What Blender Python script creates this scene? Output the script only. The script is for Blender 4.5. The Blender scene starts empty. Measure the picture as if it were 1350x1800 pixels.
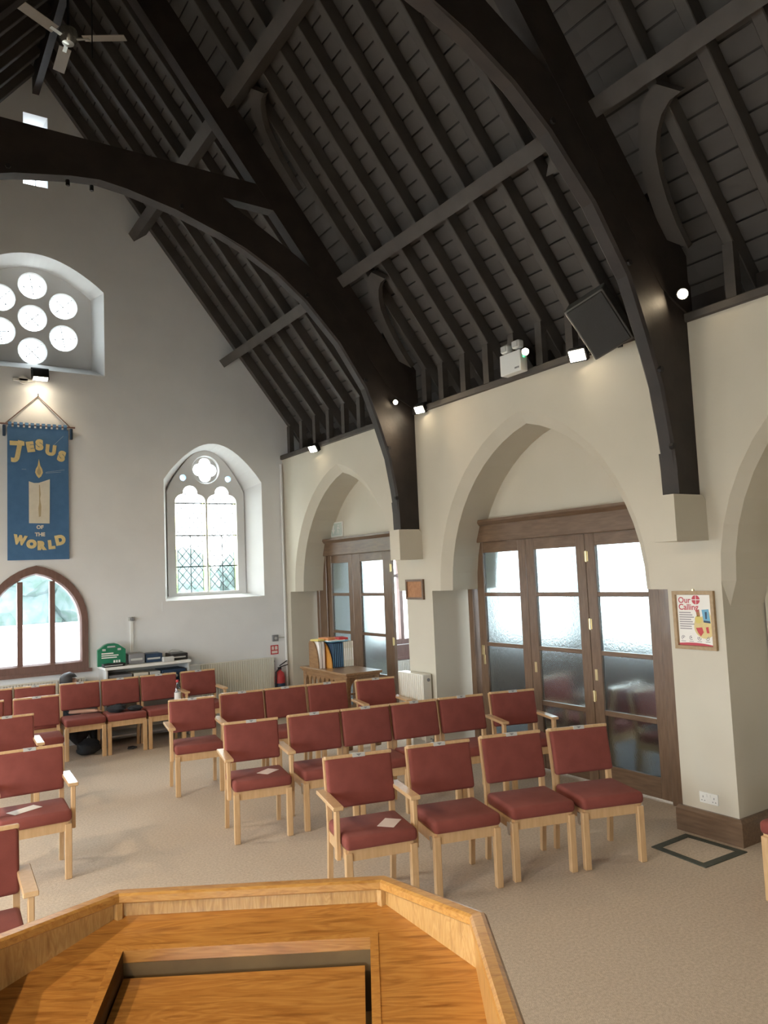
import bpy, bmesh, math, random
from mathutils import Vector, Matrix
from mathutils.geometry import tessellate_polygon
from math import sin, cos, pi, radians, sqrt, atan2
random.seed(4)
S = bpy.context.scene
COL = S.collection

# ------------------------------------------------------------------ camera
CAM_R = Matrix(((0.83772, -0.00908, -0.54602), (-0.54457, -0.09017, -0.83386), (-0.04166, 0.99589, -0.08048)))
cam = bpy.data.cameras.new('camera')
cam.sensor_fit = 'VERTICAL'; cam.sensor_height = 36.0; cam.sensor_width = 27.0
cam.lens = 1340.0 / 1800.0 * 36.0
cam.clip_start = 0.05; cam.clip_end = 300
camo = bpy.data.objects.new('camera', cam); COL.objects.link(camo)
camo.matrix_world = Matrix.Translation((0, 0, 1.95)) @ CAM_R.to_4x4()
S.camera = camo

# ------------------------------------------------------------------ world: bright overcast sky
W = bpy.data.worlds.new('world'); S.world = W; W.use_nodes = True
bg = W.node_tree.nodes['Background']
bg.inputs[0].default_value = (0.88, 0.95, 1.0, 1)
bg.inputs[1].default_value = 5.0
S.view_settings.view_transform = 'Standard'
S.view_settings.look = 'None'
S.view_settings.exposure = 1.58
S.view_settings.gamma = 1.0
S.view_settings.use_curve_mapping = False
S.cycles.use_denoising = True
S.cycles.max_bounces = 10
S.cycles.diffuse_bounces = 6
S.cycles.transparent_max_bounces = 16
S.cycles.sample_clamp_indirect = 6.0

def portal(name, loc, size_u, size_v, normal):
    """daylight portal in a window opening (no light of its own, it guides the sky)"""
    l = bpy.data.lights.new(name, 'AREA'); l.shape = 'RECTANGLE'; l.size = size_u; l.size_y = size_v
    l.cycles.is_portal = True
    o = bpy.data.objects.new(name, l); COL.objects.link(o)
    o.location = loc
    o.rotation_euler = Vector(normal).to_track_quat('-Z', 'Y').to_euler()
    return o

# ------------------------------------------------------------------ main dimensions
XR = 4.9; XC = 1.56; XL = 2 * XC - XR; YG = 10.19; YB = -4.6
TAN = 1.287; CT = 1 / sqrt(1 + TAN * TAN); ST = TAN * CT; ZA = 8.53
BAY = 3.462; TY = (3.376, 6.838)

# ------------------------------------------------------------------ materials
def _mix(nt, fac, a, b, blend='MIX'):
    m = nt.nodes.new('ShaderNodeMix'); m.data_type = 'RGBA'; m.blend_type = blend
    if fac is not None: nt.links.new(fac, m.inputs[0])
    for s, v in ((6, a), (7, b)):
        if isinstance(v, tuple): m.inputs[s].default_value = (*v, 1)
        else: nt.links.new(v, m.inputs[s])
    return m.outputs[2]

def mat(name, col, rough=0.6, col2=None, scale=6.0, stretch=(1, 1, 1), bump=0.0, bscale=None, detail=4, metallic=0.0,
        spec=0.5, lo=0.35, hi=0.65, coord='Object', sheen=0.0, coat=0.0, rot=(0, 0, 0)):
    m = bpy.data.materials.new(name); m.use_nodes = True
    nt = m.node_tree; p = nt.nodes['Principled BSDF']
    p.inputs['Base Color'].default_value = (*col, 1); p.inputs['Roughness'].default_value = rough
    p.inputs['Metallic'].default_value = metallic; p.inputs['Specular IOR Level'].default_value = spec
    p.inputs['Sheen Weight'].default_value = sheen; p.inputs['Coat Weight'].default_value = coat
    if col2 is not None or bump:
        tc = nt.nodes.new('ShaderNodeTexCoord'); mp = nt.nodes.new('ShaderNodeMapping')
        nt.links.new(tc.outputs[coord], mp.inputs[0]); mp.inputs['Scale'].default_value = stretch
        mp.inputs['Rotation'].default_value = rot
    if col2 is not None:
        n = nt.nodes.new('ShaderNodeTexNoise'); n.inputs['Scale'].default_value = scale; n.inputs['Detail'].default_value = detail
        nt.links.new(mp.outputs[0], n.inputs['Vector'])
        r = nt.nodes.new('ShaderNodeMapRange'); r.inputs[1].default_value = lo; r.inputs[2].default_value = hi
        nt.links.new(n.outputs[0], r.inputs[0])
        nt.links.new(_mix(nt, r.outputs[0], col, col2), p.inputs['Base Color'])
    if bump:
        n2 = nt.nodes.new('ShaderNodeTexNoise'); n2.inputs['Scale'].default_value = bscale or scale; n2.inputs['Detail'].default_value = 3
        nt.links.new(mp.outputs[0], n2.inputs['Vector'])
        b = nt.nodes.new('ShaderNodeBump'); b.inputs['Strength'].default_value = bump; b.inputs['Distance'].default_value = 0.01
        nt.links.new(n2.outputs[0], b.inputs['Height']); nt.links.new(b.outputs[0], p.inputs['Normal'])
    return m

def emit(name, col, strength):
    m = bpy.data.materials.new(name); m.use_nodes = True; nt = m.node_tree
    p = nt.nodes['Principled BSDF']; p.inputs['Base Color'].default_value = (0.8, 0.8, 0.8, 1)
    p.inputs['Emission Color'].default_value = (*col, 1); p.inputs['Emission Strength'].default_value = strength
    return m

def oak(name, base, dark, light, stretch, rough=0.3, coat=0.3, rot=(0, 0, 0)):
    """plain-sawn oak: distorted wave bands plus fine pores"""
    m = bpy.data.materials.new(name); m.use_nodes = True; nt = m.node_tree; p = nt.nodes['Principled BSDF']
    tc = nt.nodes.new('ShaderNodeTexCoord'); mp = nt.nodes.new('ShaderNodeMapping')
    nt.links.new(tc.outputs['Object'], mp.inputs[0]); mp.inputs['Scale'].default_value = stretch
    mp.inputs['Rotation'].default_value = rot
    n1 = nt.nodes.new('ShaderNodeTexNoise'); n1.inputs['Scale'].default_value = 3.0; n1.inputs['Detail'].default_value = 3
    n1.inputs['Distortion'].default_value = 1.2
    nt.links.new(mp.outputs[0], n1.inputs['Vector'])
    mu = nt.nodes.new('ShaderNodeMath'); mu.operation = 'MULTIPLY'; mu.inputs[1].default_value = 9.0
    nt.links.new(n1.outputs[0], mu.inputs[0])
    fr = nt.nodes.new('ShaderNodeMath'); fr.operation = 'PINGPONG'; fr.inputs[1].default_value = 0.5
    nt.links.new(mu.outputs[0], fr.inputs[0])
    r = nt.nodes.new('ShaderNodeMapRange'); r.inputs[1].default_value = 0.0; r.inputs[2].default_value = 0.5
    nt.links.new(fr.outputs[0], r.inputs[0])
    c1 = _mix(nt, r.outputs[0], base, light)
    n2 = nt.nodes.new('ShaderNodeTexNoise'); n2.inputs['Scale'].default_value = 11.0; n2.inputs['Detail'].default_value = 6
    nt.links.new(mp.outputs[0], n2.inputs['Vector'])
    r2 = nt.nodes.new('ShaderNodeMapRange'); r2.inputs[1].default_value = 0.52; r2.inputs[2].default_value = 0.72; r2.inputs[4].default_value = 0.8
    nt.links.new(n2.outputs[0], r2.inputs[0])
    nt.links.new(_mix(nt, r2.outputs[0], c1, dark), p.inputs['Base Color'])
    p.inputs['Roughness'].default_value = rough; p.inputs['Coat Weight'].default_value = coat; p.inputs['Coat Roughness'].default_value = 0.15
    b = nt.nodes.new('ShaderNodeBump'); b.inputs['Strength'].default_value = 0.05; b.inputs['Distance'].default_value = 0.004
    nt.links.new(n2.outputs[0], b.inputs['Height']); nt.links.new(b.outputs[0], p.inputs['Normal'])
    return m

def clear_glass(name, tint=(0.97, 0.99, 1.0), refl=0.06):
    m = bpy.data.materials.new(name); m.use_nodes = True; nt = m.node_tree; nt.nodes.clear()
    o = nt.nodes.new('ShaderNodeOutputMaterial'); t = nt.nodes.new('ShaderNodeBsdfTransparent'); g = nt.nodes.new('ShaderNodeBsdfGlossy')
    t.inputs[0].default_value = (*tint, 1); g.inputs['Roughness'].default_value = 0.03
    mx = nt.nodes.new('ShaderNodeMixShader'); mx.inputs[0].default_value = refl
    nt.links.new(t.outputs[0], mx.inputs[1]); nt.links.new(g.outputs[0], mx.inputs[2]); nt.links.new(mx.outputs[0], o.inputs[0])
    return m

def frosted_glass(name):
    m = bpy.data.materials.new(name); m.use_nodes = True; nt = m.node_tree; p = nt.nodes['Principled BSDF']
    p.inputs['Base Color'].default_value = (0.40, 0.47, 0.48, 1)
    p.inputs['Transmission Weight'].default_value = 1.0; p.inputs['Roughness'].default_value = 0.21; p.inputs['IOR'].default_value = 1.35
    tc = nt.nodes.new('ShaderNodeTexCoord'); v = nt.nodes.new('ShaderNodeTexNoise'); v.inputs['Scale'].default_value = 55; v.inputs['Detail'].default_value = 2
    nt.links.new(tc.outputs['Object'], v.inputs['Vector'])
    b = nt.nodes.new('ShaderNodeBump'); b.inputs['Strength'].default_value = 0.25; b.inputs['Distance'].default_value = 0.01
    nt.links.new(v.outputs[0], b.inputs['Height']); nt.links.new(b.outputs[0], p.inputs['Normal'])
    return m

M = dict(
    plaster=mat('plaster', (0.59, 0.545, 0.455), 0.85, (0.56, 0.52, 0.43), 1.7, bump=0.12, bscale=9, spec=0.2),
    white_plaster=mat('white_plaster', (0.80, 0.805, 0.81), 0.8, (0.765, 0.77, 0.775), 2.5, bump=0.08, bscale=11, spec=0.2),
    timber=mat('timber', (0.022, 0.017, 0.015), 0.55, (0.036, 0.027, 0.023), 5, (1, 1, 1), bump=0.15, bscale=18, spec=0.4),
    rafter=mat('rafter', (0.068, 0.059, 0.053), 0.65, (0.082, 0.072, 0.064), 4, bump=0.12, bscale=16, spec=0.35),
    board=mat('board', (0.074, 0.066, 0.060), 0.7, (0.094, 0.084, 0.076), 3, (1, 0.25, 1), bump=0.15, bscale=14, spec=0.3),
    carpet=mat('carpet', (0.64, 0.53, 0.42), 0.95, (0.52, 0.425, 0.33), 60, bump=0.5, bscale=240, detail=6, spec=0.1, coord='Object'),
    dimmed_aisle_carpet=mat('dimmed_aisle_carpet', (0.085, 0.075, 0.075), 0.95, (0.06, 0.055, 0.055), 60),  # carpet darkened in colour so the lower door panes look dim
    fabric=mat('fabric', (0.265, 0.077, 0.062), 0.9, (0.225, 0.063, 0.051), 7, bump=0.25, bscale=420, spec=0.12, sheen=0.05),
    beech=mat('beech', (0.66, 0.435, 0.235), 0.30, (0.59, 0.375, 0.19), 9, (6, 6, 0.8), spec=0.5, coat=0.4),
    dark_oak=mat('dark_oak', (0.175, 0.108, 0.066), 0.35, (0.125, 0.075, 0.045), 10, (5, 5, 0.6), spec=0.5, coat=0.2),
    dark_oak_h=mat('dark_oak_h', (0.175, 0.108, 0.066), 0.35, (0.125, 0.075, 0.045), 10, (5, 0.6, 5), spec=0.5, coat=0.2),
    brown_wood=mat('brown_wood', (0.20, 0.115, 0.095), 0.4, (0.165, 0.095, 0.078), 8, (5, 5, 0.8)),
    table_oak=mat('table_oak', (0.30, 0.175, 0.085), 0.35, (0.22, 0.12, 0.055), 9, (5, 0.8, 5), coat=0.15),
    oak_top=oak('oak_top', (0.44, 0.185, 0.040), (0.25, 0.09, 0.018), (0.56, 0.265, 0.065), (0.9, 8, 8)),
    oak_lip=oak('oak_lip', (0.50, 0.22, 0.05), (0.34, 0.135, 0.028), (0.58, 0.28, 0.07), (2.5, 9, 9)),
    oak_rim=oak('oak_rim', (0.52, 0.25, 0.06), (0.35, 0.145, 0.03), (0.60, 0.32, 0.09), (2.5, 9, 9)),
    oak_side=oak('oak_side', (0.53, 0.30, 0.10), (0.37, 0.19, 0.055), (0.62, 0.38, 0.145), (11, 11, 1.6)),
    well_shade_oak=mat('well_shade_oak', (0.20, 0.125, 0.05), 0.7, (0.14, 0.085, 0.035), 7),  # oak with the well's shade put into its colour
    frame_oak=mat('frame_oak', (0.40, 0.27, 0.14), 0.4, (0.33, 0.215, 0.10), 9, (4, 4, 4)),
    orange_wood=mat('orange_wood', (0.62, 0.29, 0.06), 0.4, (0.54, 0.24, 0.05), 8, (5, 5, 1)),
    glass=clear_glass('clear_glass'),
    lead_glass=clear_glass('lead_glass', (0.96, 0.98, 0.97), 0.04),
    yellow_glass=clear_glass('yellow_glass', (0.98, 0.97, 0.72), 0.04),
    blue_glass=clear_glass('blue_glass', (0.55, 0.80, 1.0), 0.04),
    frosted=frosted_glass('frosted_glass'),
    lead=mat('lead', (0.06, 0.065, 0.07), 0.6),
    blue_cloth=mat('blue_cloth', (0.070, 0.175, 0.345), 0.9, (0.060, 0.155, 0.31), 12, bump=0.2, bscale=300, sheen=0.2),
    felt_gold=mat('felt_gold', (0.74, 0.60, 0.31), 0.95, (0.68, 0.54, 0.26), 30, bump=0.2, bscale=200),
    felt_cream=mat('felt_cream', (0.74, 0.69, 0.58), 0.95, (0.69, 0.64, 0.53), 14, bump=0.2, bscale=160),
    felt_tan=mat('felt_tan', (0.46, 0.37, 0.22), 0.95),
    thread=mat('thread', (0.45, 0.52, 0.58), 0.8),
    white=mat('white_paint', (0.78, 0.78, 0.75), 0.4),
    radiator=mat('radiator_paint', (0.76, 0.74, 0.66), 0.35),
    grey_plastic=mat('grey_plastic', (0.22, 0.22, 0.23), 0.5),
    light_grey=mat('light_grey', (0.52, 0.52, 0.50), 0.5),
    black=mat('black_plastic', (0.016, 0.016, 0.018), 0.45),
    black_cloth=mat('black_cloth', (0.014, 0.016, 0.02), 0.9, (0.022, 0.025, 0.03), 20),
    metal=mat('metal', (0.62, 0.62, 0.62), 0.3, metallic=1.0),
    brass=mat('brass', (0.72, 0.60, 0.34), 0.3, metallic=1.0),
    iron=mat('iron', (0.03, 0.03, 0.032), 0.5, metallic=0.6),
    fan_blade=mat('fan_blade', (0.30, 0.25, 0.20), 0.45),
    fan_steel=mat('fan_steel', (0.68, 0.66, 0.60), 0.25, metallic=0.9),
    paper=mat('paper', (0.82, 0.80, 0.76), 0.8),
    pink_paper=mat('pink_paper', (0.78, 0.66, 0.62), 0.8),
    red=mat('red', (0.52, 0.045, 0.05), 0.5),
    poster_red=mat('poster_red', (0.50, 0.06, 0.085), 0.6),
    ink=mat('ink', (0.30, 0.27, 0.29), 0.7),
    green=mat('first_aid_green', (0.010, 0.17, 0.085), 0.4),
    sign_green=mat('sign_green', (0.50, 0.58, 0.54), 0.4),
    navy=mat('navy', (0.022, 0.050, 0.10), 0.5),
    sky_blue=mat('sky_blue', (0.16, 0.40, 0.58), 0.6),
    cream_card=mat('cream_card', (0.66, 0.61, 0.50), 0.7),
    orange=mat('orange', (0.65, 0.27, 0.10), 0.6),
    yellow=mat('yellow', (0.68, 0.55, 0.16), 0.6),
    skin=mat('skin', (0.55, 0.33, 0.24), 0.55),
    hair=mat('hair', (0.018, 0.016, 0.017), 0.6, (0.03, 0.026, 0.025), 40, (1, 1, 6), bump=0.3, bscale=90),
    jersey=mat('jersey', (0.022, 0.025, 0.032), 0.9, (0.03, 0.034, 0.042), 15),
    hatch=mat('hatch_edge', (0.045, 0.055, 0.042), 0.6, (0.07, 0.075, 0.06), 18),
    cork=mat('cork', (0.42, 0.205, 0.10), 0.8, (0.34, 0.16, 0.075), 30),
    grille=mat('grille', (0.030, 0.029, 0.027), 0.6, bump=0.3, bscale=300),
    speaker_box=mat('speaker_box', (0.10, 0.095, 0.085), 0.6),
    leaf=mat('leaf', (0.07, 0.115, 0.10), 0.8, (0.125, 0.16, 0.165), 3, bump=0.6, bscale=5),
    render_wall=mat('render_wall', (0.80, 0.79, 0.77), 0.9),
    paving=mat('paving', (0.62, 0.61, 0.58), 0.9, (0.52, 0.51, 0.49), 3),
    water=clear_glass('bottle_plastic', (0.85, 0.90, 0.95), 0.12),
    lamp=emit('lamp_warm', (1.0, 0.80, 0.52), 40.0),
    flood=emit('flood_warm', (1.0, 0.85, 0.62), 25.0),
    led=emit('led_green', (0.02, 0.9, 0.30), 0.7),
)

# ------------------------------------------------------------------ mesh helpers
class MB:
    def __init__(self): self.v = []; self.f = []; self.mi = []
    def add(self, vs, fs, mi=0):
        b = len(self.v); self.v += [tuple(x) for x in vs]
        for f in fs: self.f.append(tuple(i + b for i in f)); self.mi.append(mi)
        return self
    def box(self, x0, x1, y0, y1, z0, z1, mi=0, mx=None):
        vs = [(x0, y0, z0), (x1, y0, z0), (x1, y1, z0), (x0, y1, z0), (x0, y0, z1), (x1, y0, z1), (x1, y1, z1), (x0, y1, z1)]
        if mx is not None: vs = [mx @ Vector(q) for q in vs]
        return self.add(vs, [(0, 3, 2, 1), (4, 5, 6, 7), (0, 1, 5, 4), (1, 2, 6, 5), (2, 3, 7, 6), (3, 0, 4, 7)], mi)
    def bbox(self, x0, x1, y0, y1, z0, z1, r=0.01, seg=2, mx=None):
        bm = bmesh.new(); bmesh.ops.create_cube(bm, size=1)
        bmesh.ops.scale(bm, vec=(x1 - x0, y1 - y0, z1 - z0), verts=bm.verts)
        bmesh.ops.translate(bm, vec=((x0 + x1) / 2, (y0 + y1) / 2, (z0 + z1) / 2), verts=bm.verts)
        bmesh.ops.bevel(bm, geom=bm.edges[:], offset=r, segments=seg, affect='EDGES', profile=0.5)
        return self.from_bm(bm, mx)
    def from_bm(self, bm, mx=None):
        bm.verts.index_update()
        self.add([(mx @ q.co if mx is not None else q.co) for q in bm.verts], [[q.index for q in f.verts] for f in bm.faces])
        bm.free(); return self
    def beam(self, a, b, w, h, up=(0, 0, 1)):
        """box beam from a to b, w across, h along 'up'"""
        a = Vector(a); b = Vector(b); d = (b - a).normalized(); s = d.cross(Vector(up)).normalized(); u = s.cross(d).normalized()
        vs = []
        for c in (a, b):
            for i, j in ((-1, -1), (1, -1), (1, 1), (-1, 1)): vs.append(c + s * (w / 2 * i) + u * (h / 2 * j))
        return self.add(vs, [(0, 1, 2, 3), (7, 6, 5, 4), (0, 4, 5, 1), (1, 5, 6, 2), (2, 6, 7, 3), (3, 7, 4, 0)])
    def tube(self, pts, r, n=8, caps=True):
        pts = [Vector(p) for p in pts]; rs = r if isinstance(r, (list, tuple)) else [r] * len(pts)
        rings = []; prev = None
        for i, p in enumerate(pts):
            d = (pts[min(i + 1, len(pts) - 1)] - pts[max(i - 1, 0)]).normalized()
            if prev is None:
                up = Vector((0, 0, 1)) if abs(d.z) < 0.9 else Vector((1, 0, 0)); s = d.cross(up).normalized()
            else: s = (prev - d * prev.dot(d)).normalized()
            prev = s; t = d.cross(s)
            rings.append([p + (s * cos(2 * pi * k / n) + t * sin(2 * pi * k / n)) * rs[i] for k in range(n)])
        vs = [q for rg in rings for q in rg]; fs = []
        for i in range(len(pts) - 1):
            for k in range(n): fs.append((i * n + k, i * n + (k + 1) % n, (i + 1) * n + (k + 1) % n, (i + 1) * n + k))
        if caps: fs.append(tuple(range(n))[::-1]); fs.append(tuple(range((len(pts) - 1) * n, len(pts) * n)))
        return self.add(vs, fs)
    def lathe(self, prof, n=16, c=(0, 0, 0), axis='z'):
        vs = []; fs = []
        for r, z in prof:
            for k in range(n):
                x, y = r * cos(2 * pi * k / n), r * sin(2 * pi * k / n)
                q = (x, y, z) if axis == 'z' else ((z, x, y) if axis == 'x' else (x, z, y))
                vs.append((q[0] + c[0], q[1] + c[1], q[2] + c[2]))
        for i in range(len(prof) - 1):
            for k in range(n): fs.append((i * n + k, i * n + (k + 1) % n, (i + 1) * n + (k + 1) % n, (i + 1) * n + k))
        fs.append(tuple(range(n))[::-1]); fs.append(tuple(range((len(prof) - 1) * n, len(prof) * n)))
        return self.add(vs, fs)
    def slab(self, levels, holes=(), fn=None):
        """levels: list of (t, outer loop) ; holes: list of lists of loops per level. fn(a, b, t) -> point. Caps first and last level."""
        fn = fn or (lambda a, b, t: (a, t, b))
        base = len(self.v); idx = []
        for li, (t, lp) in enumerate(levels):
            loops = [lp] + [h[li] for h in holes]; row = []
            for q in loops:
                row.append(list(range(len(self.v), len(self.v) + len(q))))
                self.v += [tuple(fn(a, b, t)) for a, b in q]
            idx.append((loops, row))
        for li in (0, len(levels) - 1):
            loops, row = idx[li]; flat = [i for q in row for i in q]
            tris = tessellate_polygon([[Vector((a, b, 0)) for a, b in q] for q in loops])
            for tr in tris: self.f.append(tuple(flat[i] for i in tr)); self.mi.append(0)
        for li in range(len(levels) - 1):
            for a, b in zip(idx[li][1], idx[li + 1][1]):
                n = len(a)
                for k in range(n): self.f.append((a[k], a[(k + 1) % n], b[(k + 1) % n], b[k])); self.mi.append(0)
        return self
    def mesh(self, name, mats, smooth=False, recalc=True):
        me = bpy.data.meshes.new(name); me.from_pydata(self.v, [], self.f)
        for m in (mats if isinstance(mats, (list, tuple)) else [mats]): me.materials.append(M[m])
        if any(self.mi): me.polygons.foreach_set('material_index', self.mi)
        if recalc:
            bm = bmesh.new(); bm.from_mesh(me); bmesh.ops.recalc_face_normals(bm, faces=bm.faces); bm.to_mesh(me); bm.free()
        if smooth:
            me.shade_smooth(); me.set_sharp_from_angle(angle=radians(40))
        me.update(); return me

def obj(name, mb, m, parent=None, smooth=False, loc=None):
    me = mb.mesh(name, m, smooth) if isinstance(mb, MB) else mb
    o = bpy.data.objects.new(name, me); COL.objects.link(o)
    if parent is not None: o.parent = parent
    if loc is not None: o.location = loc
    return o

def tag(o, label, cat=None, group=None, kind=None):
    o['label'] = label
    if cat: o['category'] = cat
    if group: o['group'] = group
    if kind: o['kind'] = kind
    return o

def thing(name, label, cat, loc=(0, 0, 0), rotz=0, group=None):
    o = bpy.data.objects.new(name, None); COL.objects.link(o); o.empty_display_size = 0.1
    o.location = loc; o.rotation_euler = (0, 0, rotz)
    return tag(o, label, cat, group)

def struct(name, mb, m, label=None, smooth=False, parent=None):
    o = obj(name, mb, m, parent, smooth); o['kind'] = 'structure'
    if label: o['label'] = label
    return o

def sempty(name, label, loc=(0, 0, 0)):
    o = bpy.data.objects.new(name, None); COL.objects.link(o); o.location = loc
    o['kind'] = 'structure'; o['label'] = label; return o

def inst(name, me, parent=None, loc=(0, 0, 0), rot=(0, 0, 0), scale=None):
    o = bpy.data.objects.new(name, me); COL.objects.link(o)
    if parent is not None: o.parent = parent
    o.location = loc; o.rotation_euler = rot
    if scale: o.scale = scale
    return o

def text_mesh(body, size, m, extrude=0.002, offset=0.0, align='CENTER', bevel=0.0):
    cu = bpy.data.curves.new('text', 'FONT'); cu.body = body; cu.size = size; cu.extrude = extrude; cu.offset = offset
    cu.align_x = align; cu.align_y = 'CENTER'; cu.resolution_u = 4; cu.bevel_depth = bevel; cu.bevel_resolution = 1
    o = bpy.data.objects.new('text', cu); COL.objects.link(o)
    bpy.context.view_layer.update()
    me = bpy.data.meshes.new_from_object(o.evaluated_get(bpy.context.evaluated_depsgraph_get()))
    bpy.data.objects.remove(o); bpy.data.curves.remove(cu)
    me.materials.clear(); me.materials.append(M[m]); return me

def arc(cx, cy, r, a0, a1, n):
    return [(cx + r * cos(radians(a0 + (a1 - a0) * i / n)), cy + r * sin(radians(a0 + (a1 - a0) * i / n))) for i in range(n + 1)]

def pointed(c, a, spring, apex, n=10):
    """two-centred arch points from left springing to right springing"""
    h = apex - spring; d = (h * h - a * a) / (2 * a); r = a + d
    t = math.degrees(math.acos(max(-1, min(1, d / r))))
    L = arc(c + d, spring, r, 180, 180 - t, n); R = arc(c - d, spring, r, t, 0, n)
    return L + R[1:]

# ================================================================== STRUCTURE
# ---- floor (carpet) running under nave and side aisle
struct('floor', MB().box(XL - 0.7, 5.45, YB - 0.3, YG + 0.5, -0.15, 0.0), 'carpet', 'beige speckled carpet floor')

struct('floor_aisle', MB().box(5.45, 8.3, YB - 0.3, YG + 0.5, -0.15, 0.0), 'dimmed_aisle_carpet', 'side aisle carpet coloured dark to dim the lower door panes')

# ---- right arcade wall
SP = 1.745
def arcade_loop(off):
    """polygon (y, z) of the arcade wall; off = chamfer inset of the arch edges"""
    lp = [(YB, 0)]
    j0, j1 = 1.70 - 1.51, 1.70 + 1.51
    lp += [(j0, 0)]
    o2 = off * 0.6
    lp += [(j0, 1.80 - off * 1.8)] + pointed(1.70, 1.51 - o2, 1.80, 3.40 - o2 * 1.1, 12) + [(j1, 1.80 - off * 1.8)]
    lp += [(j1, 0)]
    for c in (5.13, 5.13 + 3.43):
        y0, y1 = c - 1.475, c + 1.475
        lp += [(y0, 0), (y0, SP)] + pointed(c, 1.325 - off, SP, 3.405 - off * 1.15, 12) + [(y1, SP), (y1, 0)]
    lp += [(YG, 0), (YG, 3.70), (YB, 3.70)]
    return lp
yz = lambda a, b, t: (t, a, b)
mb = MB().slab([(XR, arcade_loop(0)), (XR + 0.085, arcade_loop(0.10)), (XR + 0.72, arcade_loop(0.10))], fn=yz)
WR = struct('wall_right', mb, 'plaster', 'cream plastered arcade wall with pointed arches')
# wall head above, behind the ashlar posts
struct('wall_right_head', MB().box(XR + 0.30, XR + 0.72, YB, YG, 3.70, 3.98), 'timber')
# infill walls in the arches (tympana above the doors, plain infill in the near arch)
def tymp(c, off=0.10, z0=2.40):
    pts = pointed(c, 1.325 - off, SP, 3.405 - off * 1.15, 16)
    pts = [(y, max(z, z0)) for y, z in pts if z >= z0 - 0.4]
    ys = [p[0] for p in pts]
    lp = [(min(ys), z0)] + [p for p in pts if p[1] > z0 + 0.001] + [(max(ys), z0)]
    return lp
for i, c in enumerate((5.13, 8.56)):
    struct('wall_tympanum', MB().slab([(5.36, tymp(c, 0.0)), (5.46, tymp(c, 0.0))], fn=yz), 'plaster', ['plaster infill above the near glazed doors', 'plaster infill above the far open doors'][i])
struct('wall_infill', MB().box(5.40, 5.5, 0.2, 3.2, 0, 3.4), 'plaster', 'plain plaster infill in the nearest arch')
# ---- side aisle behind the arcade
AX = 8.0
def rect(x0, x1, z0, z1): return [(x0, z0), (x1, z0), (x1, z1), (x0, z1)]
aw = [(3.55, 5.15), (5.6, 7.2), (7.6, 9.2), (1.5, 3.1)]  # outer aisle windows, added to let daylight in
struct('wall_aisle', MB().slab([(AX, rect(YB, YG + 0.3, 0, 3.0)), (AX + 0.25, rect(YB, YG + 0.3, 0, 3.0))],
       holes=[[rect(a, b, 0.85, 2.6)] * 2 for a, b in aw], fn=yz), 'white_plaster', 'white outer wall of the side aisle')
for a, b in aw: portal('aisle_portal', (AX + 0.2, (a + b) / 2, 1.72), b - a, 1.75, (-1, 0, 0))
struct('ceiling_aisle', MB().box(XR + 0.72, AX + 0.25, YB, YG + 0.3, 2.95, 3.1), 'white_plaster')
struct('wall_aisle_end', MB().slab([(YG - 0.02, rect(XR + 0.72, AX, 0, 3.0)), (YG + 0.25, rect(XR + 0.72, AX, 0, 3.0))],
       holes=[[rect(6.3, 7.5, 0.82, 2.6)] * 2]), 'white_plaster', 'end wall of the side aisle with a wooden window')
portal('aisle_end_portal', (6.9, YG + 0.2, 1.7), 1.2, 1.75, (0, -1, 0))
struct('wall_aisle_back', MB().box(XR + 0.72, AX, YB - 0.2, YB, 0, 3.0), 'white_plaster')
for i, (a, b) in enumerate(aw):
    w = sempty('window_%d' % (5 + i), 'wooden framed window added for daylight in the side aisle wall')
    f = MB()
    for q in (a, b - 0.06): f.box(AX + 0.02, AX + 0.10, q, q + 0.06, 0.85, 2.6)
    f.box(AX + 0.02, AX + 0.10, a, b, 0.85, 0.92).box(AX + 0.02, AX + 0.10, a, b, 2.53, 2.6).box(AX + 0.02, AX + 0.10, (a + b) / 2 - 0.025, (a + b) / 2 + 0.025, 0.9, 2.55)
    obj('window_frame', f, 'brown_wood', w)
    obj('pane', MB().box(AX + 0.055, AX + 0.06, a + 0.05, (a + b) / 2, 0.9, 2.55), 'glass', w)
    obj('pane', MB().box(AX + 0.055, AX + 0.06, (a + b) / 2, b - 0.05, 0.9, 2.55), 'glass', w)
struct('trim_6', MB().box(AX - 0.03, AX, YB, YG, 0, 0.80).box(AX - 0.05, AX, YB, YG, 0.80, 0.84), 'dark_oak', 'dark dado added to the side aisle to dim the door glass view')  # invented dado, dark to dim what shows through the door glass
w = sempty('window_9', 'wooden framed window at the end of the side aisle')
f = MB()
for x in (6.30, 6.90, 7.44): f.box(x, x + 0.06, YG - 0.01, YG + 0.08, 0.82, 2.6)
f.box(6.36, 7.44, YG - 0.008, YG + 0.078, 0.82, 0.90).box(6.36, 7.44, YG - 0.008, YG + 0.078, 2.53, 2.6).box(6.36, 6.90, YG - 0.01, YG + 0.07, 1.885, 1.935)
f.box(6.25, 7.55, YG - 0.06, YG - 0.02, 0.62, 0.81).box(6.2, 7.6, YG - 0.10, YG - 0.02, 0.585, 0.625)
obj('window_frame', f, 'brown_wood', w)
obj('pane', MB().box(6.36, 6.90, YG + 0.03, YG + 0.035, 0.9, 2.53), 'glass', w)
obj('pane', MB().box(6.96, 7.44, YG + 0.03, YG + 0.035, 0.9, 2.53), 'glass', w)

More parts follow.
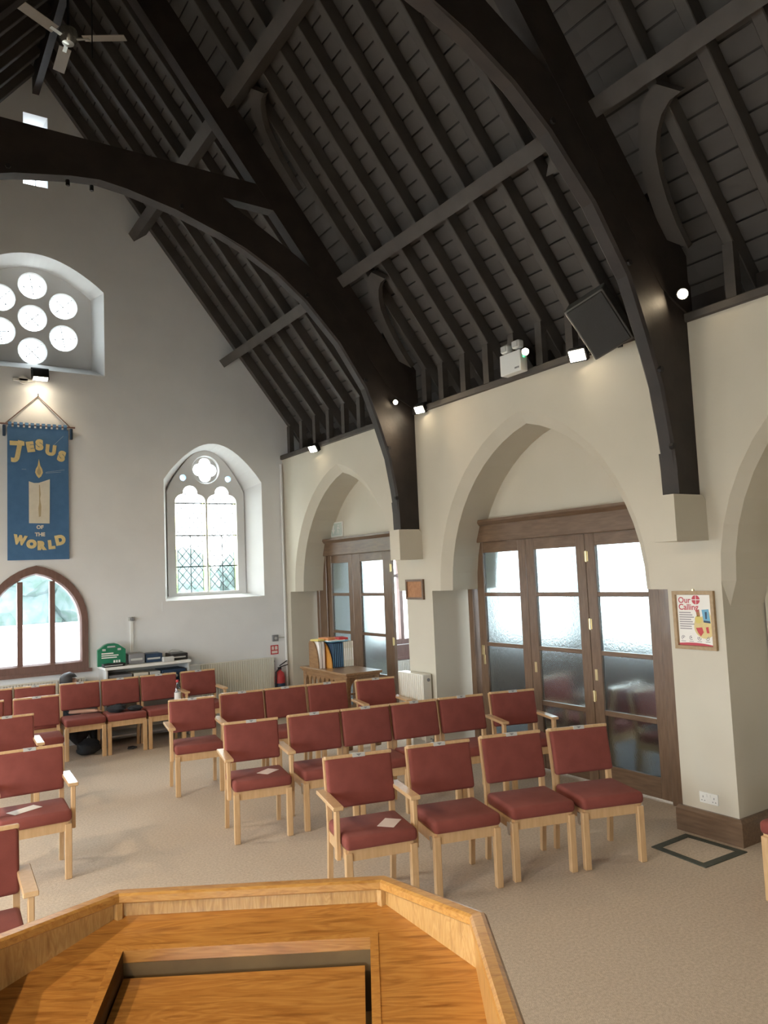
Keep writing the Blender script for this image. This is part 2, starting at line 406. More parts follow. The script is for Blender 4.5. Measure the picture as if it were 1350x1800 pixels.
# ---- gable wall with its splayed windows
def arch_loop(c, a, sill, spring, apex, n=10):
    return [(c - a, sill)] + pointed(c, a, spring, apex, n) + [(c + a, sill)]
def seg_arch(c, a, sill, spring, apex, n=10):
    """flat pointed head"""
    L = []
    for i in range(n + 1):
        t = i / n; L.append((c - a + a * t, spring + (apex - spring) * sin(t * pi / 2) ** 0.9))
    R = [(2 * c - x, z) for x, z in L[:-1]][::-1]
    return [(c - a, sill)] + L + R + [(c + a, sill)]
GT = 0.42
gl = [(XL - 0.7, -0.1), (AX, -0.1) if False else (XR + 0.74, -0.1), (XR + 0.74, 3.55), (XC, ZA + 0.42 + (XR + 0.74 - XR) * 0), (XL - 0.74, 3.55)]
gl[3] = (XC, 3.55 + TAN * (XR + 0.74 - XC))
rose_f = seg_arch(1.545, 0.835, 4.685, 5.81, 6.18); rose_b = seg_arch(1.56, 0.70, 4.88, 5.79, 6.10)
w2_f = seg_arch(3.845, 0.715, 1.705, 3.345, 3.875); w2_b = seg_arch(3.835, 0.545, 1.775, 3.24, 3.80)
w3 = arch_loop(1.535, 0.60, 0.925, 1.50, 2.225)
sl_f = rect(1.41, 1.70, 7.08, 8.03); sl_b = rect(1.47, 1.66, 7.12, 8.0)
mb = MB().slab([(YG, gl), (YG + GT, gl)], holes=[[rose_f, rose_b], [w2_f, w2_b], [w3, w3], [sl_f, sl_b]])
struct('wall_gable', mb, 'white_plaster', 'tall cream gable wall with four windows')
portal('rose_portal', (1.56, YG + 0.40, 5.45), 1.4, 1.2, (0, -1, 0))
portal('tracery_portal', (3.83, YG + 0.40, 2.75), 1.1, 2.05, (0, -1, 0))
portal('arched_portal', (1.535, YG + 0.40, 1.55), 1.2, 1.3, (0, -1, 0))

# sill ledge mark under the traceried window
struct('trim_1', MB().box(3.08, 4.60, YG - 0.012, YG + 0.01, 1.575, 1.70), 'white_plaster')

# window_1: rose of seven round lights
wn = sempty('window_1', 'recessed rose window of seven round leaded lights')
yt = YG + 0.33
cs = [(1.56, 5.445)] + [(1.56 + 0.435 * sin(radians(a)), 5.445 + 0.435 * cos(radians(a))) for a in range(0, 360, 60)]
circ = lambda c, r, n=24: arc(c[0], c[1], r, 0, 360 - 360 / n, n - 1)
big = seg_arch(1.56, 0.73, 4.84, 5.79, 6.13)
obj('tracery', MB().slab([(yt, big), (yt + 0.025, big), (yt + 0.08, big)], holes=[[circ(c, 0.178), circ(c, 0.162), circ(c, 0.162)] for c in cs]), 'white_plaster', wn)
for k, c in enumerate(cs):
    p = obj('pane', MB().slab([(yt + 0.045, circ(c, 0.166)), (yt + 0.05, circ(c, 0.166))]), 'lead_glass', wn)
    cm = MB()
    for a in ((45, 135) if k % 2 == 0 else (10, 100)):
        d = (cos(radians(a)), sin(radians(a)))
        cm.beam((c[0] - d[0] * 0.16, yt + 0.042, c[1] - d[1] * 0.16), (c[0] + d[0] * 0.16, yt + 0.042, c[1] + d[1] * 0.16), 0.010, 0.006, (0, 1, 0))
    ring = arc(c[0], c[1], 0.10, 0, 360, 12)
    for q in range(12): cm.beam((ring[q][0], yt + 0.042, ring[q][1]), (ring[q + 1][0], yt + 0.042, ring[q + 1][1]), 0.008, 0.006, (0, 1, 0))
    obj('lead_came', cm, 'lead', p)

# window_2: two cusped lancets under a quatrefoil
wn = sempty('window_2', 'two light traceried window with quatrefoil and leaded diamonds')
yt = YG + 0.30
def lancet(c):
    s = 3.07; w = 0.222
    L = [(c - w, 1.80), (c - w, s)] + arc(c - 0.105, s + 0.0, 0.117, 180, 95, 6)[1:] + arc(c, s + 0.135, 0.105, 185, 90, 7)[0:]
    R = [(2 * c - x, z) for x, z in L[:-1]][::-1]
    return L + R
def quatre(c, r=0.088, d=0.088):
    lp = []
    for a in (0, 90, 180, 270): lp += arc(c[0] + d * cos(radians(a)), c[1] + d * sin(radians(a)), r, a - 86, a + 86, 8)
    return lp
def grow(lp, c, k): return [(c[0] + (x - c[0]) * k, c[1] + (z - c[1]) * k) for x, z in lp]
LC = (3.60, 4.068); QC = (3.835, 3.545)
big = seg_arch(3.835, 0.57, 1.74, 3.22, 3.83)
ho = []
for c in LC: l = lancet(c); ho.append([l, l, l])
q = quatre(QC); ho.append([circ(QC, 0.205, 36), circ(QC, 0.19, 36), circ(QC, 0.19, 36)])
for x in (3.50, 4.17): ho.append([circ((x, 3.42), 0.045, 12)] * 3)
obj('tracery', MB().slab([(yt, big), (yt + 0.04, big), (yt + 0.10, big)], holes=ho), 'white_plaster', wn)
obj('quatrefoil', MB().slab([(yt + 0.04, circ(QC, 0.195, 36)), (yt + 0.09, circ(QC, 0.195, 36))], holes=[[q, q]]), 'white_plaster', wn)
for k, c in enumerate(LC):
    p = obj('pane', MB().box(c - 0.185, c + 0.185, yt + 0.055, yt + 0.06, 1.84, 3.33), 'lead_glass', wn)
    cm = MB()
    for n in range(-4, 17):
        for sgn in (1, -1):
            z0 = 1.84 + n * 0.135; x0, x1, za, zb = c - 0.175, c + 0.175, z0, z0 + 0.135 * 3.0
            if sgn < 0: za, zb = zb, za
            lo, hi = 1.84, 3.30
            def clip(xa, za, xb, zb):
                if (za < lo and zb < lo) or (za > hi and zb > hi): return None
                pts = []
                for (x_, z_, xo, zo) in ((xa, za, xb, zb), (xb, zb, xa, za)):
                    if z_ < lo: t = (lo - z_) / (zo - z_); x_, z_ = x_ + (xo - x_) * t, lo
                    elif z_ > hi: t = (hi - z_) / (zo - z_); x_, z_ = x_ + (xo - x_) * t, hi
                    pts.append((x_, z_))
                return pts
            r = clip(x0, za, x1, zb)
            if r and abs(r[0][0] - r[1][0]) > 0.01: cm.beam((r[0][0], yt + 0.05, r[0][1]), (r[1][0], yt + 0.05, r[1][1]), 0.008, 0.006, (0, 1, 0))
    for x in (c - 0.18, c + 0.18): cm.beam((x, yt + 0.05, 1.82), (x, yt + 0.05, 3.1), 0.006, 0.006, (0, 1, 0))
    obj('lead_came', cm, 'lead', p)
    bars = MB()
    for z in (2.16, 2.60, 3.06): bars.beam((c - 0.222, yt + 0.035, z), (c + 0.222, yt + 0.035, z), 0.016, 0.014, (0, 1, 0))
    bars.beam((c, yt + 0.035, 1.80), (c, yt + 0.035, 2.60), 0.010, 0.010, (0, 1, 0))
    obj('saddle_bar', bars, 'lead', wn)
    for s in (-1, 1): obj('border_strip', MB().box(c + s * 0.204 - 0.019, c + s * 0.204 + 0.019, yt + 0.055, yt + 0.06, 1.80, 3.08), 'yellow_glass', wn)
obj('pane', MB().slab([(yt + 0.06, circ(QC, 0.185, 20)), (yt + 0.065, circ(QC, 0.185, 20))]), 'lead_glass', wn)
for x in (3.50, 4.17): obj('pane', MB().slab([(yt + 0.06, circ((x, 3.42), 0.043, 12)), (yt + 0.065, circ((x, 3.42), 0.043, 12))]), 'blue_glass', wn)

# window_3: plain arched window with brown wooden frame
wn = sempty('window_3', 'low arched window with brown wooden frame and two mullions')
inn = arch_loop(1.535, 0.525, 1.01, 1.50, 2.13); inn2 = arch_loop(1.535, 0.505, 1.03, 1.50, 2.11)
out = arch_loop(1.535, 0.60, 0.925, 1.50, 2.225)
obj('window_frame', MB().slab([(YG - 0.03, out), (YG + 0.0, out), (YG + 0.10, out)], holes=[[inn, inn2, inn2]]), 'brown_wood', wn)
for x in (1.355, 1.72): obj('mullion', MB().box(x - 0.03, x + 0.03, YG - 0.015, YG + 0.07, 1.0, 2.03 if x > 1.6 else 2.03), 'brown_wood', wn)
for a, b in ((1.04, 1.33), (1.385, 1.69), (1.75, 2.03)): obj('pane', MB().box(a - 0.01, b + 0.01, YG + 0.03, YG + 0.035, 1.02, 2.0), 'glass', wn)
obj('pane', MB().box(1.385, 1.69, YG + 0.03, YG + 0.035, 2.0, 2.11), 'glass', wn)
obj('window_sill', MB().box(0.90, 2.17, YG - 0.05, YG + 0.02, 0.885, 0.925), 'brown_wood', wn)

# window_4: slit high in the gable
wn = sempty('window_4', 'small slit window high up in the gable')
obj('pane', MB().box(1.47, 1.66, YG + 0.3, YG + 0.305, 7.12, 8.0), 'glass', wn)
obj('window_frame', MB().box(1.46, 1.67, YG + 0.29, YG + 0.33, 7.50, 7.54).box(1.595, 1.61, YG + 0.29, YG + 0.33, 7.1, 7.93), 'white_plaster', wn)

# ---- left wall (out of view) with windows added to supply the nave's main daylight
lw = [(-1.73, 1.15), (1.70, 1.15), (5.13, 1.15), (8.56, 1.15)]
mb = MB().slab([(XL, rect(YB, YG, 0, 3.70)), (XL - 0.5, rect(YB, YG, 0, 3.70))], holes=[[arch_loop(c, a, 0.55, 1.2, 2.45, 6)] * 2 for c, a in lw], fn=yz)
struct('wall_left', mb, 'plaster', 'left arcade wall with unseen windows added for daylight')
for i, (c, a) in enumerate(lw):
    portal('left_portal', (XL - 0.45, c, 1.5), 2 * a, 1.95, (1, 0, 0))
    wn = sempty('window_%d' % (10 + i), 'unseen arched window added for daylight in the left wall')
    obj('pane', MB().box(XL - 0.26, XL - 0.255, c - a, c + a, 0.55, 2.45), 'glass', wn)
    obj('window_frame', MB().box(XL - 0.29, XL - 0.22, c - 0.03, c + 0.03, 0.55, 2.45), 'brown_wood', wn)
struct('wall_back', MB().slab([(YB - 0.25, gl), (YB, gl)]), 'plaster', 'back wall behind the viewer')

# ---- roof: deck, boards, rafters, purlins, plates, posts
n_v = Vector((ST, 0, CT)); s_v = Vector((CT, 0, -ST))
def roof_pt(s, off, side=1):
    """point s metres down the slope from the ridge, off metres outward from the rafter undersides"""
    p = Vector((0, 0, ZA)) + s_v * s + n_v * off
    return Vector((XC + side * p.x, 0, p.z))
RD = 0.135
dk = MB()
for side in (1, -1):
    a0, b0 = roof_pt(-0.3, RD + 0.035, side), roof_pt(6.6, RD + 0.035, side); a1, b1 = roof_pt(-0.3, RD + 0.16, side), roof_pt(6.6, RD + 0.16, side)
    vs = [(p.x, y, p.z) for y in (YB - 0.3, YG + 0.5) for p in (a0, b0, b1, a1)]
    dk.add(vs, [(0, 1, 2, 3), (7, 6, 5, 4), (0, 4, 5, 1), (1, 5, 6, 2), (2, 6, 7, 3), (3, 7, 4, 0)])
CE = struct('ceiling', dk, 'timber', 'steep dark timber roof of rafters and boards')
bw = 0.1555
def slope_mat(side):
    # local x = down slope, local y = along the nave, local z = outward normal
    sx = Vector((side * CT, 0, -ST)); nz = Vector((side * ST, 0, CT)); yy = nz.cross(sx)
    return Matrix((sx, yy, nz)).transposed().to_4x4()
bays = [(TY[1], YG), (TY[0], TY[1]), (TY[0] - BAY, TY[0])]
bmesh_cache = {}
def board_mesh(L):
    k = round(L, 3)
    if k not in bmesh_cache:
        bmesh_cache[k] = MB().box(0.008, bw - 0.008, -L / 2, L / 2, 0, 0.022).mesh('roof_board', 'board')
    return bmesh_cache[k]
for side in (1, -1):
    mx = slope_mat(side)
    for bi, (y0, y1) in enumerate(bays if side == 1 else bays[:2]):
        for k in range(41):
            o = inst('roof_board', board_mesh(y1 - y0), CE)
            p = roof_pt(k * bw, RD + random.uniform(0.0, 0.004), side)
            o.matrix_local = Matrix.Translation((p.x, (y0 + y1) / 2, p.z)) @ mx
raft = MB().bbox(0.02, 6.5, -0.04, 0.04, 0, RD, 0.006, 1).mesh('rafter', 'rafter')
ry = [3.76, 4.13, 4.50, 4.865, 5.23, 5.60, 5.96, 6.33, 7.22, 7.63, 8.03, 8.42, 8.83, 9.22, 9.62, 10.02,
      2.99, 2.62, 2.26, 1.90, 1.54, 1.18, 0.82, 0.46, 6.63]
for side in (1, -1):
    mx = slope_mat(side)
    for y in ry:
        if side < 0 and y < 3.3: continue
        o = inst('rafter', raft, CE); p = roof_pt(0, 0, side); o.matrix_local = Matrix.Translation((p.x, y, p.z)) @ mx
obj('ridge_beam', MB().box(XC - 0.04, XC + 0.04, YB, YG, ZA - 0.22, ZA + 0.1), 'timber', CE)
for side in (1, -1):
    for xs in (4.17, 2.92):
        s = (xs - XC) / CT; a = roof_pt(s, -0.11, side)
        m_ = MB(); e0 = Vector((a.x, YB, a.z)); e1 = Vector((a.x, YG - 0.001, a.z))
        nz = Vector((side * ST, 0, CT)); m_.beam(e0, e1, 0.12, 0.215, nz)
        obj('purlin', m_, 'rafter', CE)
stud_x = 4.97
stud = MB().box(-0.035, 0.035, -0.04, 0.04, 0, 1).mesh('ashlar_post', 'rafter')
for side in (1,):
    for y in ry:
        if y in TY: continue
        o = inst('ashlar_post', stud, CE, (stud_x, y, 3.745), (0, 0, 0), (1, 1, ZA - TAN * (stud_x - 0.02 - XC) - 3.745))
obj('wall_plate', MB().bbox(XR - 0.03, XR + 0.16, YB, YG, 3.69, 3.755, 0.008, 1), 'rafter', CE)
obj('wall_plate', MB().bbox(XL - 0.16, XL + 0.03, YB, YG, 3.69, 3.755, 0.008, 1), 'rafter', CE)
# wind braces: curved timbers between principal and purlin, lying under the rafters
def wind_brace(y0, sgn, sp, L, wd):
    P = []
    for i in range(9):
        t = i / 8; ang = t * pi / 2
        P.append((sp + 0.05 + L * (1 - sin(ang)), y0 + sgn * (0.05 + wd * (1 - cos(ang)))))
    lo, hi = [], []
    for i, (s, y) in enumerate(P):
        w = 0.075 + 0.06 * abs(i / 8 - 0.5)
        lo.append((s + w, y + sgn * w * 0.9)); hi.append((s - w * 0.2, y - sgn * w * 0.3))
    m_ = MB(); lp = lo + hi[::-1]
    m_.slab([(-0.11, lp), (-0.045, lp)], fn=lambda a, b, t: (lambda q: (q.x, b, q.z))(roof_pt(a, t)))
    obj('wind_brace', m_, 'rafter', CE)
for y0 in TY:
    for sgn in (-1, 1):
        wind_brace(y0 + sgn * 0.03, sgn, (4.17 - XC) / CT + 0.06, 0.95, 0.42)
        wind_brace(y0 + sgn * 0.03, sgn, (2.92 - XC) / CT + 0.06, 0.85, 0.36)

# ---- roof trusses
TW = 0.125
INTR = [(4.66, 2.42), (4.60, 2.86), (4.54, 3.19), (4.42, 3.54), (4.27, 3.93), (3.96, 4.38), (3.58, 4.77), (3.28, 5.00), (2.93, 5.19), (2.66, 5.30), (2.25, 5.435), (1.80, 5.525), (1.56, 5.55)]
def pr_un(x): return 5.93 - 1.29 * (x - 3.04)
def pr_up(x): return 6.42 - 1.287 * (x - 3.04)
def make_truss(y, label):
    t = thing('roof_truss', label, 'roof truss', (0, y, 0), 0, 'dark arch braced roof trusses')
    for side in (1, -1):
        sx = (lambda x: x) if side == 1 else (lambda x: 2 * XC - x)
        f = lambda a, b, tt: (sx(a), tt, b)
        # curved arch brace with the wall post, one timber
        low = INTR[:9]
        lp = low + [(2.66, 5.31), (2.72, 5.66)] + [(3.40, 5.29), (3.67, 5.13), (4.05, 4.75), (4.42, 4.30), (4.62, 3.95), (4.70, 3.6), (4.75, 3.2), (4.76, 2.42)]
        ch = 0.02
        lp2 = [(x + (0.018 if i < 9 else 0), z + (0.010 if 2 < i < 9 else 0)) for i, (x, z) in enumerate(lp)]
        obj('arch_brace', MB().slab([(-TW / 2, lp2), (-TW / 2 + 0.018, lp), (TW / 2 - 0.018, lp), (TW / 2, lp2)], fn=f), 'timber', t)
        # wall post behind the brace
        obj('wall_post', MB().slab([(-TW / 2 + 0.012, [(4.755, 2.42), (4.93, 2.42), (4.95, 4.20), (4.60, 4.62), (4.45, 4.3), (4.66, 3.9)]), (TW / 2 - 0.012, [(4.755, 2.42), (4.93, 2.42), (4.95, 4.20), (4.60, 4.62), (4.45, 4.3), (4.66, 3.9)])], fn=f), 'timber', t)
        # principal rafter
        lp = [(4.95, pr_up(4.95)), (XC, pr_up(XC)), (XC, pr_un(XC)), (3.26, pr_un(3.26)), (4.62, pr_un(4.62)), (4.95, pr_un(4.75))]
        obj('principal_rafter', MB().slab([(-TW / 2 - 0.004, lp), (TW / 2 + 0.004, lp)], fn=f), 'timber', t)
        # moulded strip along the soffit, with bolts
        for (bx, bz) in ((4.60, 2.72), (4.53, 3.26), (4.27, 3.98), (3.60, 4.80), (2.30, 5.44)):
            obj('bolt', MB().lathe([(0.022, -TW / 2 - 0.02), (0.022, -TW / 2 + 0.01)], 6, (sx(bx), 0, bz + 0.035), 'y'), 'iron', t)
        obj('shoe', MB().slab([(-TW / 2 - 0.006, [(4.64, 2.41), (4.72, 2.41), (4.70, 2.70), (4.665, 2.72), (4.625, 2.72), (4.635, 2.6)]), (TW / 2 + 0.006, [(4.64, 2.41), (4.72, 2.41), (4.70, 2.70), (4.665, 2.72), (4.625, 2.72), (4.635, 2.6)])], fn=f), 'timber', t)
    # collar with arched soffit
    R = [(2.80, 5.25)] + INTR[9:]
    lp = [(3.30, 5.66), (2.72, 5.67), (2.66, 5.305)] + INTR[10:]
    lp = lp + [(2 * XC - x, z) for x, z in lp[:-1]][::-1] + [(2 * XC - 3.10, 5.895), (3.10, 5.895)]
    obj('collar_beam', MB().slab([(-TW / 2 - 0.002, lp), (TW / 2 + 0.002, lp)]), 'timber', t)
    for x in (1.30, 1.50): obj('bolt', MB().lathe([(0.018, 0), (0.018, 0.05)], 6, (x, -0.02, 5.45)), 'iron', t)
    return t
make_truss(TY[0], 'nearest dark arch braced roof truss, landing beside the framed poster')
make_truss(TY[1], 'farther dark arch braced roof truss, landing above the wooden plaque')
# corbels
for i, y in enumerate(TY):
    m_ = MB(); x0 = (4.54, 4.60)[i]; prof = [(x0, 2.09), (x0, 2.415), (4.86, 2.415), (XR + 0.02, 2.36), (XR + 0.02, 2.09)]
    m_.slab([(y - 0.093, prof), (y + 0.093, prof)])
    struct('trim_%d' % (2 + i), m_, 'plaster', ['plaster corbel under the nearest truss', 'plaster corbel under the farther truss'][i])

# ---- skirting on the near pier, cable trunking in the corner
pl_ = [(4.865, 3.172), (5.40, 3.172), (5.40, 3.212), (4.902, 3.212), (4.902, 3.653), (5.30, 3.653), (5.30, 3.693), (4.865, 3.693)]
pu_ = [(4.878, 3.187), (5.40, 3.187), (5.40, 3.212), (4.902, 3.212), (4.902, 3.653), (5.30, 3.653), (5.30, 3.678), (4.878, 3.678)]
m_ = MB().slab([(0.0, pl_), (0.155, pl_), (0.178, pu_)], fn=lambda a, b, t: (a, b, t))
struct('baseboard_right', m_, 'dark_oak_h', 'dark wooden skirting round the near pier')

# ================================================================== DOORS
def casing(name, y0, y1, label):
    t = sempty(name, label)
    obj('lintel', MB().bbox(5.27, 5.40, y0, y1, 2.235, 2.44, 0.006, 1), 'dark_oak_h', t)
    obj('cornice', MB().slab([(y0 - 0.03, [(5.22, 2.445), (5.22, 2.47), (5.40, 2.47), (5.40, 2.41), (5.26, 2.41)]), (y1 + 0.03, [(5.22, 2.445), (5.22, 2.47), (5.40, 2.47), (5.40, 2.41), (5.26, 2.41)])]), 'dark_oak_h', t)
    for a, b in ((y0 + 0.01, y0 + 0.09), (y1 - 0.09, y1 - 0.01)): obj('door_jamb', MB().bbox(5.29, 5.42, a, b, 0, 2.235, 0.006, 1), 'dark_oak', t)
    return t
ZR = [(0.19, 0.62), (0.665, 1.145), (1.185, 1.665), (1.705, 2.125)]
def leaf(name, w, label, handle=None, hinges=(), st=0.11):
    """door leaf: local y from 0 to w, x thickness"""
    t = sempty(name, label)
    a, b = st * 1.0, w - st
    obj('stile', MB().bbox(-0.022, 0.022, 0, a, 0.02, 2.240, 0.004, 1), 'dark_oak', t)
    obj('stile', MB().bbox(-0.022, 0.022, b, w, 0.02, 2.240, 0.004, 1), 'dark_oak', t)
    zs = [0.02] + [q for r in ZR for q in r] + [2.240]
    for i in range(0, len(zs), 2): obj('rail', MB().bbox(-0.020, 0.020, a, b, zs[i], zs[i + 1], 0.004, 1), 'dark_oak_h', t)
    for z0, z1 in ZR:
        p = obj('pane', MB().box(-0.003, 0.003, a - 0.005, b + 0.005, z0 - 0.005, z1 + 0.005), 'frosted', t)
    for (y, z) in hinges: obj('hinge', MB().lathe([(0.009, -0.05), (0.009, 0.05)], 8, (-0.026, y, z)).box(-0.025, -0.02, y - 0.02, y + 0.02, z - 0.045, z + 0.045), 'brass', t)
    if handle:
        y, z = handle
        obj('flush_pull', MB().bbox(-0.028, -0.02, y - 0.016, y + 0.016, z - 0.05, z + 0.05, 0.003, 1), 'brass', t)
    return t
casing('trim_4', 3.70, 6.50, 'dark oak frame and lintel of the near glazed doors')
casing('trim_5', 7.13, 9.98, 'dark oak frame and lintel of the far doors')
WL = 0.765
def place(t, x, y, rz=0): t.location = (x, y, 0); t.rotation_euler = (0, 0, rz)
d = leaf('door_1', WL, 'glazed oak door leaf farthest left in the near set', (0.70, 1.0)); place(d, 5.345, 5.595)
obj('lock_plate', MB().bbox(-0.030, -0.02, 0.695, 0.735, 1.05, 1.15, 0.003, 1), 'brass', d)
d = leaf('door_2', WL, 'middle glazed oak door leaf in the near set', (0.71, 0.98)); place(d, 5.345, 4.825)
d = leaf('door_3', WL, 'nearest glazed oak door leaf beside the poster pier', (0.72, 0.97), [(0.755, 2.03), (0.755, 1.42), (0.755, 0.78)]); place(d, 5.345, 4.055)
obj('door_post', MB().bbox(5.30, 5.40, 3.80, 4.05, 0, 2.235, 0.006, 1), 'dark_oak', bpy.data.objects['trim_4'])
d = leaf('door_4', 0.70, 'far left glazed oak door leaf behind the hymn book table'); place(d, 5.345, 8.98)
obj('door_post', MB().bbox(5.30, 5.40, 9.685, 9.90, 0, 2.235, 0.006, 1), 'dark_oak', bpy.data.objects['trim_5'])
d = leaf('door_5', 0.955, 'glazed oak door leaf beside the open doorway', None, [(0.01, 2.02), (0.01, 1.1)], 0.195); place(d, 5.345, 8.02)
d = leaf('door_6', 0.80, 'glazed oak door leaf folded open into the aisle'); place(d, 5.42, 7.20, radians(-84))

# ================================================================== CHAIRS
CW = 0.222
def chair_parts():
    P = {}
    P['seat'] = MB().bbox(-CW, CW, -0.235, 0.165, 0.375, 0.452, 0.026, 3).mesh('seat', 'fabric', True)
    # reclined backrest cushion
    rc = Matrix.Translation((0, 0.155, 0.51)) @ Matrix.Rotation(radians(-11), 4, 'X')
    P['backrest'] = MB().bbox(-CW + 0.006, CW - 0.004, -0.03, 0.022, 0.0, 0.295, 0.018, 3, rc).mesh('backrest', 'fabric', True)
    P['top_rail'] = MB().bbox(-CW, CW, -0.024, 0.03, 0.290, 0.312, 0.006, 2, rc).mesh('top_rail', 'beech')
    P['label_clip'] = MB().bbox(-0.042, 0.042, -0.0255, 0.0315, 0.288, 0.3135, 0.002, 1, rc).mesh('label_clip', 'light_grey')
    P['clip_mark'] = MB().slab([(-0.0262, [(-0.018, 0.308), (0.0, 0.294), (0.018, 0.308)]), (-0.0257, [(-0.018, 0.308), (0.0, 0.294), (0.018, 0.308)])], fn=lambda a, b, t: rc @ Vector((a, t, b))).mesh('clip_mark', 'grey_plastic')
    P['leg_front'] = MB().bbox(-0.022, 0.022, -0.02, 0.02, 0, 0.36, 0.004, 1).mesh('leg', 'beech')
    # rear leg: raked foot, reclined stile
    pr = [(0.20, 0.0), (0.235, 0.0), (0.20, 0.36), (0.205, 0.50), (0.262, 0.80), (0.228, 0.80), (0.168, 0.50), (0.160, 0.36)]
    P['leg_rear'] = MB().slab([(-0.015, pr), (0.015, pr)], fn=lambda a, b, t: (t, a - 0.0, b)).mesh('leg', 'beech')
    fr = MB()
    fr.box(-0.20, 0.20, -0.208, -0.186, 0.312, 0.378); fr.box(-0.20, 0.20, 0.166, 0.186, 0.312, 0.378)
    for s in (-1, 1): fr.box(s * 0.205 - 0.011, s * 0.205 + 0.011, -0.20, 0.18, 0.312, 0.378)
    P['seat_frame'] = fr.mesh('seat_frame', 'beech')
    P['armrest'] = MB().bbox(-0.033, 0.033, -0.165, 0.24, 0.588, 0.612, 0.004, 1).mesh('armrest', 'beech')
    P['arm_post'] = MB().bbox(-0.014, 0.014, -0.148, -0.10, 0.305, 0.589, 0.004, 1).mesh('arm_post', 'beech')
    P['link_hook'] = MB().box(-0.004, 0.004, -0.19, -0.15, 0.30, 0.35).lathe([(0.014, -0.004), (0.014, 0.004)], 10, (0, -0.17, 0.29), 'x').mesh('link_hook', 'metal')
    return P
CP = chair_parts()
def chair(x, y, deg, label, arms=False, group='burgundy upholstered beech chairs', z=0.0, simple=False):
    t = thing('armchair' if arms else 'chair', label, 'chair', (x, y, z), radians(deg), group)
    inst('seat', CP['seat'], t); b = inst('backrest', CP['backrest'], t)
    r = inst('top_rail', CP['top_rail'], t)
    if not simple:
        c = inst('label_clip', CP['label_clip'], r); inst('clip_mark', CP['clip_mark'], c if False else r)
        if not arms:
            inst('link_hook', CP['link_hook'], t, (-CW - 0.001, 0, 0))
    for s in (-1, 1):
        inst('leg', CP['leg_front'], t, (s * 0.200, -0.20, 0)); inst('leg', CP['leg_rear'], t, (s * 0.207, 0, 0))
        if arms:
            a = inst('armrest', CP['armrest'], t, (s * 0.240, 0, 0)); inst('arm_post', CP['arm_post'], a, (s * 0.002, 0, 0))
    inst('seat_frame', CP['seat_frame'], t)
    return t
# front row, right block
chair(2.480, 4.085, -14, 'armchair with a white card on its seat, at the aisle end of the front row', True)
chair(3.035, 3.975, -15, 'armless chair second from the aisle in the front right row', False)
chair(3.568, 3.862, -16.5, 'armless chair third from the aisle in the front right row', False)
chair(4.050, 3.705, -19, 'armless chair in the front row nearest the poster pier', False)
# second row, right block
chair(2.435, 5.675, -12, 'armchair with a white card, at the aisle end of the second right row', True)
chair(2.972, 5.600, -11, 'armless chair second from the aisle in the second right row', False)
chair(3.422, 5.515, -11, 'armless chair third from the aisle in the second right row', False)
chair(3.872, 5.430, -11, 'armless chair fourth from the aisle in the second right row', False)
chair(4.330, 5.345, -13, 'armless chair just left of the glazed doors armchair, second row', False)
chair(4.835, 5.235, -18, 'armchair pushed up against the glazed oak doors', True)
# third row
chair(2.480, 7.21, -10, 'armchair at the aisle end of the third right row, before the bottle', True)
chair(3.010, 7.22, -8, 'armless chair second from the aisle in the third right row', False)
chair(3.468, 7.17, -8, 'armless chair in the middle of the third right row', False)
chair(3.928, 7.10, -8, 'armless chair before the hymn book table in the third row', False)
chair(4.445, 6.97, -12, 'armchair beside the pier radiator in the third right row', True)
# back row along the gable wall
chair(1.925, 9.50, -3, 'back row chair with the seated person behind it', False)
chair(2.385, 9.48, -3, 'back row chair with black bags lying on its seat', False)
chair(2.845, 9.455, -3, 'back row armless chair with the water bottle on its seat', False)
chair(3.345, 9.43, -3, 'back row armchair at the right end, next to the white box', True)
chair(1.455, 9.62, -3, 'back row chair just left of the seated person', False)
chair(0.995, 9.64, -3, 'back row chair cut by the left edge of the picture', False)
# left block
chair(1.315, 8.62, -4, 'armless chair in the third left row, right of the aisle gap', False)
chair(0.790, 8.66, -4, 'armless chair in the third left row at the picture edge', False)
chair(0.905, 7.50, -3, 'armchair at the aisle end of the second left row', True)
chair(0.855, 5.855, -3, 'armchair with a white leaflet at the aisle end of the left row', True)
chair(0.318, 3.99, -3, 'armchair cut by the left edge just beyond the lectern', True)
# right edge of the picture
chair(4.44, 2.42, -90, 'chair cut by the right edge beside the pier skirting', False)
# two stacks behind the glazed doors
for sx_, sy_, rz, nm in ((5.80, 4.40, 0, 'nearest the poster pier'), (5.80, 5.07, 180, 'in the middle'), (5.86, 5.62, 4, 'farthest from the poster pier')):
    chair(sx_, sy_, rz, 'chair stored behind the textured glass doors, ' + nm, True, 'chairs stored behind the glazed doors', 0.0, True)

# cards on the seats
def card(x, y, deg, label, m_='pink_paper', w=0.105, h=0.15, z=0.4525):
    o = obj('card', MB().box(-w / 2, w / 2, -h / 2, h / 2, 0, 0.0015), m_); o.location = (x, y, z); o.rotation_euler = (0, 0, radians(deg))
    return tag(o, label, 'card')
card(2.555, 3.985, -52, 'white card lying on the front row armchair seat')
card(2.505, 5.63, -60, 'white card lying on the second row armchair seat')
card(0.80, 5.83, -65, 'white leaflet lying on the left row armchair seat', 'paper', 0.10, 0.20)

# ================================================================== LECTERN
LU = Vector((0.852, -0.524)); LV = Vector((0.524, 0.852)); LUC = -0.265
lect = thing('lectern', 'golden oak lectern with raised rim in the foreground', 'lectern')
lect.location = (LU.x * LUC + LV.x * 1.2, LU.y * LUC + LV.y * 1.2, 0); lect.rotation_euler = (0, 0, atan2(LU.y, LU.x))
